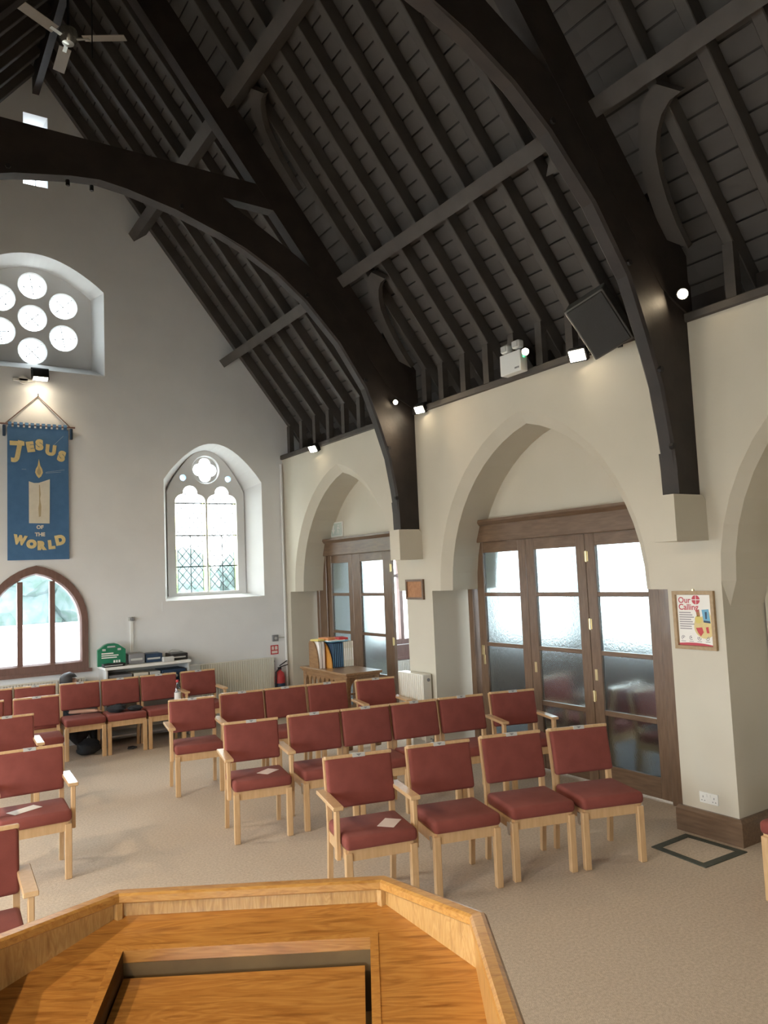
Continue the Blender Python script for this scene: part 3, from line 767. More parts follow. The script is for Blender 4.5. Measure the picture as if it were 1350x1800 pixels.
# local coordinates: x across (0 = centre), y towards the nave (0 = v 1.2)
def lz(y): return 1.259 + 0.263 * (y + 1.2 - 1.645)
RIM = [(-0.468, -0.28), (-0.468, 0.284), (-0.286, 0.488), (0.286, 0.488), (0.468, 0.284), (0.468, -0.28)]
def inset(lp, d):
    out = []
    n = len(lp)
    for i in range(n):
        p = Vector(lp[i])
        if i in (0, n - 1):
            out.append((p.x + (d if p.x < 0 else -d), p.y)); continue
        e0 = (p - Vector(lp[i - 1])).normalized(); e1 = (Vector(lp[i + 1]) - p).normalized()
        n0 = Vector((e0.y, -e0.x)); n1 = Vector((e1.y, -e1.x)); b = (n0 + n1).normalized()
        out.append(tuple(p + b * (d / b.dot(n0))))
    return out
R_out, R_in = RIM, inset(RIM, 0.034); P_out, P_in = inset(RIM, 0.008), inset(RIM, 0.026)
for i in range(5):
    # handrail cap, moulded
    a, b, c, d_ = R_out[i], R_out[i + 1], R_in[i + 1], R_in[i]
    m_ = MB()
    prof = [(0.0, 1.290), (0.0, 1.303), (0.15, 1.309), (0.35, 1.311), (0.85, 1.310), (1.0, 1.306), (1.0, 1.293), (0.9, 1.290)]
    L0 = [(a[0] + (d_[0] - a[0]) * t, a[1] + (d_[1] - a[1]) * t, z) for t, z in prof]; L1 = [(b[0] + (c[0] - b[0]) * t, b[1] + (c[1] - b[1]) * t, z) for t, z in prof]
    n = len(prof); m_.add(L0 + L1, [tuple(range(n)), tuple(range(2 * n - 1, n - 1, -1))] + [(k, (k + 1) % n, n + (k + 1) % n, n + k) for k in range(n)])
    obj('rim_cap', m_, 'oak_rim', lect)
    # rim panel: outside skirt down to the body and inside face
    m_ = MB(); a, b, c, d_ = P_out[i], P_out[i + 1], P_in[i + 1], P_in[i]
    m_.add([(a[0], a[1], 0.98), (b[0], b[1], 0.98), (c[0], c[1], 0.98), (d_[0], d_[1], 0.98), (a[0], a[1], 1.292), (b[0], b[1], 1.292), (c[0], c[1], 1.292), (d_[0], d_[1], 1.292)],
           [(0, 1, 2, 3), (4, 5, 6, 7), (0, 1, 5, 4), (1, 2, 6, 5), (2, 3, 7, 6), (3, 0, 4, 7)])
    obj('rim_panel', m_, 'oak_side', lect)
for i in (2, 3):
    q = inset(RIM, 0.030)[i]
    obj('corner_fillet', MB().tube([(q[0], q[1], 1.12), (q[0], q[1], 1.292)], 0.010, 6), 'oak_side', lect)
# sloping top with the book well cut out: four boards
wx0, wx1, wy = -0.235, 0.247, 0.363
def sloped(lp, t=0.022):
    m_ = MB(); m_.slab([(0.0, lp), (-t, lp)], fn=lambda a, b, tt: (a, b, lz(b) + tt)); return m_
ins = inset(RIM, 0.026)
obj('top_board', sloped([(wx0 - 0.0, wy), (wx1 + 0.0, wy), (ins[3][0], ins[3][1]), (ins[2][0], ins[2][1])]), 'oak_top', lect)
obj('top_board', sloped([(wx1, -0.28), (ins[5][0], -0.28), ins[4], ins[3], (wx1, wy)]), 'oak_top', lect)
obj('top_board', sloped([(wx0, -0.28), (wx0, wy), ins[2], ins[1], (ins[0][0], -0.28)]), 'oak_top', lect)
# lipping strips round the well
obj('lipping', sloped([(wx0, wy), (wx1, wy), (wx1, wy + 0.012), (wx0, wy + 0.012)], -0.0015), 'oak_lip', lect)
for x in (wx0 - 0.016, wx1): obj('lipping', sloped([(x, -0.28), (x + 0.016, -0.28), (x + 0.016, wy + 0.012), (x, wy + 0.012)], -0.0015), 'oak_lip', lect)
# well walls, darkened for the shade inside, then the book board a little lower
obj('well_wall', MB().box(wx0, wx1, wy, wy + 0.012, 1.10, lz(wy) - 0.021), 'well_shade_oak', lect)
for x in (wx0 - 0.012, wx1): obj('well_wall', sloped([(x, -0.28), (x + 0.012, -0.28), (x + 0.012, wy), (x, wy)], 0.14), 'dark_oak_h', lect)
m_ = MB(); bl = [(wx0 + 0.004, -0.28), (wx1 - 0.012, -0.28), (wx1 - 0.012, wy - 0.012), (wx0 + 0.004, wy - 0.012)]
m_.slab([(-0.042, bl), (-0.060, bl)], fn=lambda a, b, tt: (a, b, lz(b) + tt)); obj('book_board', m_, 'oak_top', lect)
m_ = MB(); m_.box(wx0 - 0.01, wx1 + 0.01, -0.28, wy, 0.90, 0.92); obj('well_floor', m_, 'dark_oak_h', lect)
m_ = MB(); lp = inset(RIM, 0.05); m_.slab([(0.0, lp), (0.985, lp)], fn=lambda a, b, t: (a, b, t)); obj('body', m_, 'oak_side', lect)

# ================================================================== ON THE GABLE WALL
# banner
bn = thing('banner', 'blue cloth banner with gold lettering and a candle', 'banner', (1.568, YG, 0))
x0, x1, zt, zb = -0.350, 0.350, 3.93, 2.295
obj('cloth', MB().box(x0, x1, -0.030, -0.024, zb, zt), 'blue_cloth', bn)
tabs = 11
for k in range(tabs):
    xa = x0 + (x1 - x0) * (k + 0.12) / tabs; xb = x0 + (x1 - x0) * (k + 0.72) / tabs
    obj('hanging_tab', MB().slab([(xa, [(-0.030, zt - 0.01), (-0.042, zt + 0.03), (-0.030, zt + 0.062), (-0.012, zt + 0.05), (-0.024, zt - 0.01)]), (xb, [(-0.030, zt - 0.01), (-0.042, zt + 0.03), (-0.030, zt + 0.062), (-0.012, zt + 0.05), (-0.024, zt - 0.01)])], fn=lambda a, b, t: (t, a, b)), 'blue_cloth', bn)
obj('rod', MB().tube([(-0.43, -0.027, zt + 0.035), (0.43, -0.027, zt + 0.035)], 0.011, 8), 'brown_wood', bn)
for s in (-1, 1): obj('tassel', MB().bbox(s * 0.385 - 0.017, s * 0.385 + 0.017, -0.04, -0.015, zt - 0.12, zt + 0.02, 0.006, 1), 'navy', bn)
obj('cord', MB().tube([(-0.37, -0.027, zt + 0.04), (0.0, -0.012, 4.34), (0.37, -0.027, zt + 0.04)], 0.007, 6), 'brown_wood', bn)
obj('hook', MB().tube([(0, 0.0, 4.34), (0, -0.02, 4.34), (0, -0.025, 4.37)], 0.006, 6), 'iron', bn)
def letter(ch, size, x, z, rot, m_='felt_gold', off=0.010, sx=1.0):
    me = text_mesh(ch, size, m_, 0.003, off)
    o = inst('letter', me, bn); o.matrix_local = Matrix.Translation((x, -0.0335, z)) @ Matrix.Rotation(radians(rot), 4, 'Y') @ Matrix.Rotation(pi / 2, 4, 'X') @ Matrix.Diagonal((sx, 1, 1, 1))
    return o
for ch, sz, x, z, r in (('J', 0.28, -0.225, 3.645, 10), ('E', 0.155, -0.095, 3.685, -10), ('S', 0.165, 0.01, 3.715, -2), ('U', 0.165, 0.140, 3.655, 6), ('S', 0.165, 0.265, 3.585, 14)): letter(ch, sz, x, z, r, off=0.013)
obj('letter', MB().bbox(-0.325, -0.16, -0.038, -0.031, 3.70, 3.755, 0.003, 1), 'felt_gold', bn)
for ch, sz, x, z, r, s_ in (('W', 0.14, -0.215, 2.535, 10, 0.85), ('O', 0.125, -0.085, 2.485, 4, 1), ('R', 0.13, 0.025, 2.465, 0, 1), ('L', 0.13, 0.14, 2.475, -6, 1), ('D', 0.15, 0.245, 2.53, -12, 1)): letter(ch, sz, x, z, r, off=0.013, sx=s_)
for wd, z in (('OF', 2.695), ('THE', 2.605)):
    o = inst('letter', text_mesh(wd, 0.062, 'felt_cream', 0.001, 0.003), bn); o.matrix_local = Matrix.Translation((0.012, -0.032, z)) @ Matrix.Rotation(pi / 2, 4, 'X')
cd = [(-0.112, 2.745), (0.122, 2.742), (0.128, 3.295), (0.06, 3.268), (0.0, 3.245), (-0.055, 3.242), (-0.112, 3.262)]
cn = obj('candle', MB().slab([(-0.036, cd), (-0.030, cd)]), 'felt_cream', bn)
st_ = [(0.0, 2.82), (0.022, 2.83), (0.028, 2.95), (0.014, 3.05), (0.022, 3.1), (0.012, 3.22), (0.003, 3.22), (0.004, 3.0), (-0.006, 2.93)]
obj('wax_streak', MB().slab([(-0.0375, st_), (-0.035, st_)]), 'felt_tan', cn)
fl = [(0.003, 3.305), (0.03, 3.33), (0.048, 3.375), (0.04, 3.42), (0.018, 3.46), (0.003, 3.545), (-0.010, 3.46), (-0.032, 3.42), (-0.04, 3.375), (-0.02, 3.33)]
fo = obj('flame', MB().slab([(-0.036, fl), (-0.030, fl)]), 'felt_gold', bn)
f2 = [(0.003 + (x - 0.003) * 0.55, 3.385 + (z - 3.385) * 0.55) for x, z in fl]; obj('flame_core', MB().slab([(-0.0375, f2), (-0.035, f2)]), 'felt_tan', fo)
obj('stitched_ray', MB().beam((0.08, -0.031, 3.38), (0.30, -0.031, 3.42), 0.003, 0.002, (0, 1, 0)).beam((0.08, -0.031, 3.37), (0.26, -0.031, 3.39), 0.003, 0.002, (0, 1, 0)).beam((-0.19, -0.031, 3.41), (-0.14, -0.031, 3.41), 0.003, 0.002, (0, 1, 0)).beam((0.17, -0.031, 3.72), (0.29, -0.031, 3.85), 0.003, 0.002, (0, 1, 0)), 'thread', bn)

# lamps --------------------------------------------------------------
def point_light(name, loc, col, energy, size, parent=None, direction=None, blend=0.5, angle=100):
    l = bpy.data.lights.new(name, 'SPOT' if direction else 'POINT'); l.color = col; l.energy = energy; l.shadow_soft_size = size
    o = bpy.data.objects.new(name, l); COL.objects.link(o); o.location = loc
    if direction:
        l.spot_size = radians(angle); l.spot_blend = blend
        o.rotation_euler = Vector(direction).to_track_quat('-Z', 'Y').to_euler()
    if parent: o.parent = parent
    return o
WARM = (1.0, 0.78, 0.52)
def flood(x, y, z, direction, label, w=0.13, h=0.08, energy=10, cap=0.05, angle=130, hood=False):
    t = thing('floodlight', label, 'lamp', (x, y, z))
    q = Vector(direction).to_track_quat('-Z', 'Y').to_matrix().to_4x4()
    obj('housing', MB().bbox(-w / 2 - 0.015, w / 2 + 0.015, -h / 2 - 0.015, h / 2 + 0.015, 0.004, cap + 0.02, 0.01, 2, q), 'black', t)
    obj('lens', MB().box(-w / 2, w / 2, -h / 2, h / 2, -0.002, 0.006, 0, q), 'flood', t)
    obj('bracket', MB().box(-w / 2 - 0.022, -w / 2 - 0.016, -0.012, 0.012, 0.0, cap + 0.05, 0, q).box(w / 2 + 0.016, w / 2 + 0.022, -0.012, 0.012, 0.0, cap + 0.05, 0, q).box(-w / 2 - 0.022, w / 2 + 0.022, -0.012, 0.012, cap + 0.045, cap + 0.052, 0, q), 'iron', t)
    p = q @ Vector((0, 0, -0.02)); point_light('flood_light', p, WARM, energy, 0.05, t, direction, 0.6, angle)
    return t
def spot(x, y, z, direction, label, r=0.035, energy=20, angle=120):
    t = thing('spotlight', label, 'lamp', (x, y, z))
    q = Vector(direction).to_track_quat('-Z', 'Y').to_matrix().to_4x4()
    m_ = MB(); m_.lathe([(r * 0.5, 0.10), (r, 0.075), (r * 1.1, 0.0), (r * 0.95, 0.0), (r * 0.9, 0.01)], 16); m_.v = [tuple(q @ Vector(v)) for v in m_.v]
    obj('housing', m_, 'black', t, True)
    m_ = MB(); m_.lathe([(r * 0.92, 0.004), (r * 0.7, -0.006), (r * 0.2, -0.010)], 16); m_.v = [tuple(q @ Vector(v)) for v in m_.v]
    obj('bulb', m_, 'lamp', t, True)
    back = q @ Vector((0, 0, 0.09))
    obj('stem', MB().tube([back, back + Vector((0.05, 0.0, 0.03))], 0.008, 6), 'iron', t)
    p = q @ Vector((0, 0, -0.03)); point_light('spot_light', p, WARM, energy, 0.03, t, direction, 0.5, angle)
    return t
t = flood(1.578, YG - 0.14, 4.53, (0, -0.35, -1), 'black floodlight hung under the rose window', 0.16, 0.07, 5, 0.10)
obj('wall_bracket', MB().bbox(-0.30, -0.04, 0.10, 0.135, -0.02, 0.015, 0.004, 1).lathe([(0.05, 0.10), (0.05, 0.135)], 16, (-0.18, 0, 0.0), 'y'), 'white', t)
spot(4.72, 3.22, 3.84, (-0.70, -0.62, -0.32), 'bright spotlight on the nearest roof truss', 0.038, 5)
flood(4.80, 4.30, 3.69, (-0.95, -0.35, -0.55), 'rectangular floodlight under the loudspeaker', 0.13, 0.09, 3)
spot(4.76, 4.86, 3.87, (-0.75, -0.55, -0.30), 'round spotlight next to the emergency light unit', 0.033, 10)
spot(4.62, 6.735, 3.80, (-0.35, -0.70, -0.25), 'small spotlight on the farther roof truss', 0.026, 8)
flood(4.82, 6.58, 3.70, (-0.90, -0.25, -0.6), 'hooded floodlight on the wall plate by the farther truss', 0.11, 0.07, 7, 0.08)
flood(4.80, 9.02, 3.66, (-0.9, -0.25, -0.6), 'floodlight on the wall plate of the farthest bay', 0.12, 0.08, 7)

for k_, yy in enumerate((0.6, 2.6, 5.0, 7.6)):  # unseen floodlights added to warm the right wall and floor
    flood(2 * XC - 4.80, yy, 3.69, (0.75, 0.1, -1.1), '%s added fill floodlight from the back, unseen on the left wall plate' % ('first', 'second', 'third', 'fourth')[k_], 0.13, 0.09, 55)
# emergency light
el = thing('emergency_light', 'white twin head emergency light unit on the wall plate', 'emergency light', (4.80, 5.06, 3.72))
obj('case', MB().bbox(-0.045, 0.045, -0.135, 0.135, 0.0, 0.195, 0.008, 2), 'white', el)
for s, dz in ((0.075, 0.245), (-0.075, 0.255)):
    h = obj('lamp_head', MB().bbox(-0.045, 0.03, s - 0.048, s + 0.048, dz - 0.038, dz + 0.038, 0.02, 3), 'white', el, True)
    obj('lens', MB().bbox(-0.052, -0.042, s - 0.036, s + 0.036, dz - 0.028, dz + 0.028, 0.004, 1), 'light_grey', h)
    obj('neck', MB().tube([(0, s, 0.19), (0, s, dz - 0.03)], 0.012, 8), 'grey_plastic', el)
obj('indicator', MB().lathe([(0.013, -0.006), (0.013, 0.002)], 10, (0.0, -0.137, 0.135), 'y'), 'led', el)
obj('label_text', MB().box(-0.047, -0.044, -0.115, -0.095, 0.03, 0.045).box(-0.047, -0.044, -0.09, -0.06, 0.03, 0.045), 'grey_plastic', el)

# loudspeaker: face tilted down to the seats
H_ = Vector((0, 0, 1.95)); FPX = 1340.0
def pray(px, py): return (CAM_R @ Vector((px - 675, -(py - 900), -FPX))).normalized()
nrm = Vector((-0.72, -0.45, -0.53)).normalized()
sc_ = Vector((4.50, 3.80, 3.755))
bx = Vector((0.30, -0.86, 0.33)); bx = (bx - nrm * bx.dot(nrm)).normalized(); by = nrm.cross(bx).normalized()
if by.z < 0: by = -by
sp_ = thing('loudspeaker', 'dark grey wedge loudspeaker tilted down beside the nearest truss', 'loudspeaker', sc_)
Q = Matrix((bx, by, nrm)).transposed().to_4x4()
if Q.determinant() < 0: Q = Matrix((-bx, by, nrm)).transposed().to_4x4()
obj('cabinet', MB().bbox(-0.165, 0.165, -0.225, 0.225, -0.20, 0.0, 0.012, 2, Q), 'speaker_box', sp_)
obj('grille', MB().bbox(-0.150, 0.150, -0.210, 0.210, -0.004, 0.012, 0.005, 1, Q), 'grille', sp_)
obj('bracket', MB().beam((0.05, 0, -0.05), (0.30, 0.05, -0.10), 0.04, 0.04), 'iron', sp_)

# ceiling fan
fn_ = thing('ceiling_fan', 'three blade ceiling fan hanging from the ridge', 'ceiling fan', (XC, 8.10, 7.73))
obj('hub', MB().lathe([(0.03, 0.11), (0.09, 0.09), (0.10, 0.03), (0.085, -0.02), (0.06, -0.055), (0.02, -0.065)], 20), 'fan_steel', fn_, True)
obj('down_rod', MB().tube([(0, 0, 0.1), (0, 0, 0.75)], 0.014, 8), 'iron', fn_)
blade = MB().bbox(0.16, 0.60, -0.062, 0.062, -0.004, 0.004, 0.003, 1).mesh('blade', 'fan_blade')
arm_ = MB().box(0.07, 0.22, -0.02, 0.02, -0.012, -0.004).mesh('blade_arm', 'fan_steel')
for a in (-31, 89, 209):
    b = inst('blade', blade, fn_, (0, 0, 0.0), (radians(10), 0, radians(a))); inst('blade_arm', arm_, b)
tag(obj('hanging_wire', MB().tube([(XC + 0.02, 7.1, 8.2), (XC + 0.02, 7.1, 6.9)], 0.006, 6), 'iron'), 'thin dark wire hanging from the roof beside the fan', 'wire')

# ================================================================== ON THE RIGHT WALL
# framed poster on the near pier (faces -X, local: x along -Y, y up)
def wall_frame(y, z): return Matrix.Translation((XR, y, z)) @ Matrix(((0, 0, -1, 0), (-1, 0, 0, 0), (0, 1, 0, 0), (0, 0, 0, 1)))
po = thing('framed_poster', 'framed Our Calling poster on the near pier', 'poster'); po.matrix_world = wall_frame(3.437, 1.522)
w2_, h2_ = 0.168, 0.210
fr_ = MB().slab([(0.001, rect(-w2_, w2_, -h2_, h2_)), (0.026, rect(-w2_, w2_, -h2_, h2_))], holes=[[rect(-w2_ + 0.03, w2_ - 0.03, -h2_ + 0.03, h2_ - 0.03), rect(-w2_ + 0.026, w2_ - 0.026, -h2_ + 0.026, h2_ - 0.026)]], fn=lambda a, b, t: (a, b, t))
obj('frame', fr_, 'frame_oak', po)
obj('hanger', MB().lathe([(0.008, 0.0), (0.008, 0.012)], 8, (0, h2_ + 0.006, 0)), 'brass', po)
sh = obj('sheet', MB().box(-0.142, 0.142, -0.185, 0.185, 0.002, 0.008), 'paper', po)
def ptext(s_, size, x, y, m_, off=0.0, par=sh):
    return inst('lettering', text_mesh(s_, size, m_, 0.0003, off, 'LEFT'), par, (x, y, 0.0086))
ptext('Our', 0.060, -0.128, 0.142, 'poster_red', 0.0010); ptext('Calling', 0.060, -0.128, 0.092, 'poster_red', 0.0010)
m_ = MB()
for k in range(4):
    lp = [(0.0, 0.0)] + arc(0, 0, 0.030, 90 * k, 90 * k + 90, 8); cx_, cy_ = (0.0025 if k in (0, 3) else -0.0025), (0.0025 if k < 2 else -0.0025)
    lp = [(x + cx_ + 0.018, y + cy_ + 0.146) for x, y in lp]; m_.slab([(0.0082, lp), (0.0088, lp)], fn=lambda a, b, t: (a, b, t))
obj('emblem', m_, 'poster_red', sh)
m_ = MB()
for k in range(8): m_.box(-0.126, -0.03 + 0.012 * ((k * 7) % 3) - (0.01 if k == 7 else 0), 0.050 - 0.0165 * k, 0.057 - 0.0165 * k, 0.0082, 0.0086)
o = obj('text_lines', m_, 'ink', sh)
def blob(lp, m_, z=0.0086): obj('picture_patch', MB().slab([(0.0080, lp), (z, lp)], fn=lambda a, b, t: (a, b, t)), m_, sh)
blob(arc(0.075, -0.045, 0.085, 150, 325, 14) + [(0.14, 0.0), (0.12, 0.06)], 'felt_gold', 0.0084)
blob([(0.01, 0.075), (0.04, 0.078), (0.045, 0.03), (0.02, 0.025)], 'cork', 0.0088)
blob(circ((0.028, 0.005), 0.028, 14), 'yellow', 0.0088); blob([(0.06, 0.075), (0.115, 0.08), (0.125, -0.02), (0.07, -0.015)], 'sky_blue', 0.0088)
blob([(0.085, 0.06), (0.10, 0.06), (0.098, 0.01), (0.086, 0.01)], 'navy', 0.0091); blob([(0.07, 0.0), (0.12, -0.005), (0.125, -0.02), (0.07, -0.015)], 'navy', 0.0091)
blob([(0.005, -0.055), (0.055, -0.05), (0.065, -0.085), (0.04, -0.115), (0.02, -0.09)], 'red', 0.0089); blob([(0.085, -0.05), (0.105, -0.045), (0.11, -0.09), (0.09, -0.09)], 'red', 0.0089)
for k in range(4):
    x = -0.105 + 0.066 * k; m_ = MB(); rg = arc(x, -0.128, 0.014, 20 + 60 * k, 250 + 60 * k, 8)
    for q in range(8): m_.beam((rg[q][0], rg[q][1], 0.0085), (rg[q + 1][0], rg[q + 1][1], 0.0085), 0.004, 0.001, (0, 0, 1))
    m_.slab([(0.0082, circ((x, -0.126), 0.006, 8)), (0.0088, circ((x, -0.126), 0.006, 8))], fn=lambda a, b, t: (a, b, t)); m_.box(x - 0.018, x + 0.018, -0.155, -0.151, 0.0082, 0.0086)
    obj('icon', m_, 'ink', sh)
sw_ = [(-0.14, -0.184)] + [(-0.14 + 0.28 * k / 10, -0.168 + 0.010 * sin(pi * k / 10) - 0.008 * k / 10) for k in range(11)] + [(0.14, -0.184)]
blob(sw_, 'poster_red', 0.0087)

# cork plaque on the far pier
pl = thing('wooden_plaque', 'small brown wooden plaque on the far pier', 'plaque'); pl.matrix_world = wall_frame(6.905, 1.762)
m_ = MB().slab([(0.001, rect(-0.165, 0.165, -0.11, 0.11)), (0.028, rect(-0.165, 0.165, -0.11, 0.11))], holes=[[rect(-0.145, 0.145, -0.09, 0.09), rect(-0.142, 0.142, -0.087, 0.087)]], fn=lambda a, b, t: (a, b, t))
obj('frame', m_, 'dark_oak', pl); obj('panel', MB().box(-0.146, 0.146, -0.091, 0.091, 0.002, 0.014), 'cork', pl)

# twin socket on the near pier
so = thing('twin_socket', 'white twin power socket low on the near pier', 'socket'); so.matrix_world = wall_frame(3.432, 0.268)
obj('plate', MB().bbox(-0.073, 0.073, -0.038, 0.038, 0.0, 0.010, 0.003, 2), 'white', so)
for c_ in (-0.043, 0.043):
    m_ = MB(); m_.box(c_ - 0.003, c_ + 0.003, 0.0, 0.013, 0.0098, 0.0106)
    for s_ in (-0.011, 0.011): m_.box(c_ + s_ - 0.004, c_ + s_ + 0.004, -0.022, -0.016, 0.0098, 0.0106)
    obj('outlet', m_, 'grey_plastic', so)
for c_ in (-0.013, 0.013): obj('switch', MB().bbox(c_ - 0.006, c_ + 0.006, 0.008, 0.026, 0.009, 0.014, 0.002, 1), 'white', so)

# pictogram sign over the far doors
sg = thing('exit_sign', 'pale pictogram sign above the far open doors', 'sign'); sg.matrix_world = Matrix.Translation((5.36 - XR, 0, 0)) @ wall_frame(9.405, 2.60)
obj('plate', MB().bbox(-0.165, 0.165, -0.105, 0.105, 0.0, 0.02, 0.004, 1), 'white', sg)
obj('panel', MB().box(-0.148, 0.148, -0.088, 0.088, 0.019, 0.022), 'sign_green', sg)
m_ = MB(); ar = [(-0.085, -0.06), (-0.04, 0.0), (-0.068, 0.0), (-0.068, 0.065), (-0.102, 0.065), (-0.102, 0.0), (-0.13, 0.0)]
m_.slab([(0.022, ar), (0.0235, ar)], fn=lambda a, b, t: (a, b, t)); obj('arrow', m_, 'white', sg)
m_ = MB(); m_.slab([(0.022, circ((0.06, 0.055), 0.016, 10)), (0.0235, circ((0.06, 0.055), 0.016, 10))], fn=lambda a, b, t: (a, b, t))
for a_, b_ in (((0.055, 0.035), (0.04, -0.01)), ((0.04, -0.01), (0.07, -0.03)), ((0.07, -0.03), (0.06, -0.065)), ((0.04, -0.01), (0.015, -0.06)), ((0.055, 0.03), (0.09, 0.005)), ((0.055, 0.03), (0.02, 0.015))):
    m_.beam((a_[0], a_[1], 0.0228), (b_[0], b_[1], 0.0228), 0.014, 0.0015, (0, 0, 1))
m_.box(0.112, 0.118, -0.07, 0.07, 0.022, 0.0235); obj('running_figure', m_, 'white', sg)

# radiators
def radiator(name, label, loc, rotz, L, z0, z1, depth=0.10, pitch=0.033):
    """local x along the length, front at -y"""
    t = thing(name, label, 'radiator', loc, rotz, 'cream panel radiators')
    m_ = MB(); n = max(2, int(L / pitch)); lp = []
    for k in range(n):
        x = -L / 2 + L * k / n; w_ = L / n
        lp += [(x, -depth), (x + w_ * 0.55, -depth), (x + w_ * 0.7, -depth + 0.012), (x + w_ * 0.9, -depth + 0.012)]
    lp += [(L / 2, -depth), (L / 2, -depth + 0.02), (-L / 2, -depth + 0.02)]
    m_.slab([(z0 + 0.02, lp), (z1 - 0.012, lp)], fn=lambda a, b, t_: (a, b, t_)); obj('front_panel', m_, 'radiator', t)
    obj('top_grille', MB().bbox(-L / 2 - 0.004, L / 2 + 0.004, -depth - 0.003, -0.02, z1 - 0.014, z1, 0.004, 1), 'radiator', t)
    for s in (-1, 1): obj('side_panel', MB().bbox(s * L / 2 - 0.006, s * L / 2 + 0.006, -depth, -0.02, z0, z1 - 0.008, 0.003, 1), 'radiator', t)
    obj('back_panel', MB().box(-L / 2, L / 2, -0.04, -0.022, z0 + 0.02, z1 - 0.02), 'radiator', t)
    obj('valve', MB().tube([(L / 2 + 0.006, -0.06, z1 - 0.06), (L / 2 + 0.014, -0.06, z1 - 0.06)], 0.018, 10).tube([(L / 2 + 0.01, -0.06, z0 + 0.03), (L / 2 + 0.04, -0.06, z0 + 0.03), (L / 2 + 0.04, -0.06, 0.0)], 0.010, 8), 'grey_plastic', t)
    return t
radiator('panel_radiator', 'short deep radiator against the far pier', (XR - 0.002, 6.90, 0), -pi / 2, 0.46, 0.16, 0.865, 0.13)
radiator('panel_radiator', 'long radiator on the gable wall left of the fire extinguisher', (4.09, YG - 0.001, 0), 0, 1.10, 0.14, 0.83, 0.07)
radiator('panel_radiator', 'radiator below the low arched window', (1.33, YG - 0.001, 0), 0, 1.5, 0.14, 0.82, 0.07)
radiator('panel_radiator', 'radiator under the aisle window seen through the doorway', (6.75, YG - 0.025, 0), 0, 1.1, 0.10, 0.575, 0.09)
radiator('panel_radiator', 'radiator at the right picture edge inside the near arch', (5.25, 3.00, 0), 0, 0.28, 0.12, 0.90, 0.09)

# pipe and trunking in the corner
tag(obj('pipe', MB().tube([(4.86, YG - 0.035, 0.0), (4.86, YG - 0.035, 3.62)], 0.016, 8), 'white_plaster'), 'white vertical pipe in the gable corner', 'pipe')
sn = thing('sensor', 'small wall sensor on white trunking above the equipment counter', 'sensor', (2.677, YG, 0))
obj('trunking', MB().box(-0.018, 0.018, -0.018, 0.0, 0.95, 1.47), 'white', sn); obj('bracket', MB().bbox(-0.045, 0.045, -0.02, 0, 1.475, 1.525, 0.006, 1), 'light_grey', sn)
obj('sensor_head', MB().lathe([(0.016, -0.07), (0.024, -0.05), (0.026, -0.02)], 10, (0, 0, 1.50), 'y'), 'grey_plastic', sn)
sb = thing('switch_box', 'grey switch box by the corner pipe', 'switch', (4.70, YG, 1.09))
obj('box', MB().bbox(-0.045, 0.045, -0.035, 0, -0.045, 0.045, 0.004, 1), 'grey_plastic', sb); obj('knob', MB().lathe([(0.02, -0.045), (0.02, -0.034)], 12, (0, 0, 0), 'y'), 'light_grey', sb)
obj('conduit', MB().box(0.04, 0.15, -0.012, 0, -0.008, 0.008), 'light_grey', sb)
cpnt = thing('fire_sign', 'small red fire notice above the extinguisher', 'sign', (4.69, YG, 0.925))
obj('plate', MB().box(-0.06, 0.06, -0.006, 0, -0.065, 0.065), 'red', cpnt)
obj('notice_print', MB().box(-0.045, -0.01, -0.008, -0.005, 0.0, 0.05).box(0.005, 0.045, -0.008, -0.005, 0.0, 0.05).box(-0.045, 0.045, -0.008, -0.005, -0.05, -0.015), 'pink_paper', cpnt)
fe = thing('fire_extinguisher', 'fire extinguisher hung on the gable wall by the pipe', 'fire extinguisher', (4.72, YG - 0.09, 0.18))
obj('cylinder', MB().lathe([(0.06, 0.0), (0.075, 0.02), (0.075, 0.36), (0.06, 0.42), (0.025, 0.45), (0.025, 0.47)], 16), 'red', fe, True)
obj('label_band', MB().lathe([(0.0765, 0.12), (0.0765, 0.28)], 16), 'navy', fe, True)
obj('valve_handle', MB().box(-0.02, 0.02, -0.02, 0.02, 0.46, 0.50).beam((0, 0, 0.50), (0.12, -0.02, 0.53), 0.02, 0.012).beam((0, 0, 0.52), (0.11, -0.02, 0.585), 0.02, 0.012), 'black', fe)
obj('hose', MB().tube([(-0.02, -0.02, 0.48), (-0.08, -0.05, 0.44), (-0.09, -0.05, 0.25), (-0.085, -0.04, 0.12)], 0.012, 8), 'black', fe)

# floor hatch
hp = [(4.42, 3.575), (4.812, 3.586), (4.818, 3.118), (4.378, 3.13)]
ctr = (sum(p[0] for p in hp) / 4, sum(p[1] for p in hp) / 4)
hi_ = [(ctr[0] + (x - ctr[0]) * 0.76, ctr[1] + (y - ctr[1]) * 0.76) for x, y in hp]
ft = thing('floor_hatch', 'dark edged square floor hatch beside the near pier', 'floor hatch')
obj('edging', MB().slab([(0.0, hp), (0.006, hp)], holes=[[hi_, hi_]], fn=lambda a, b, t: (a, b, t)), 'hatch', ft)
obj('cover', MB().slab([(0.0, hi_), (0.003, hi_)], fn=lambda a, b, t: (a, b, t)), 'carpet', ft)

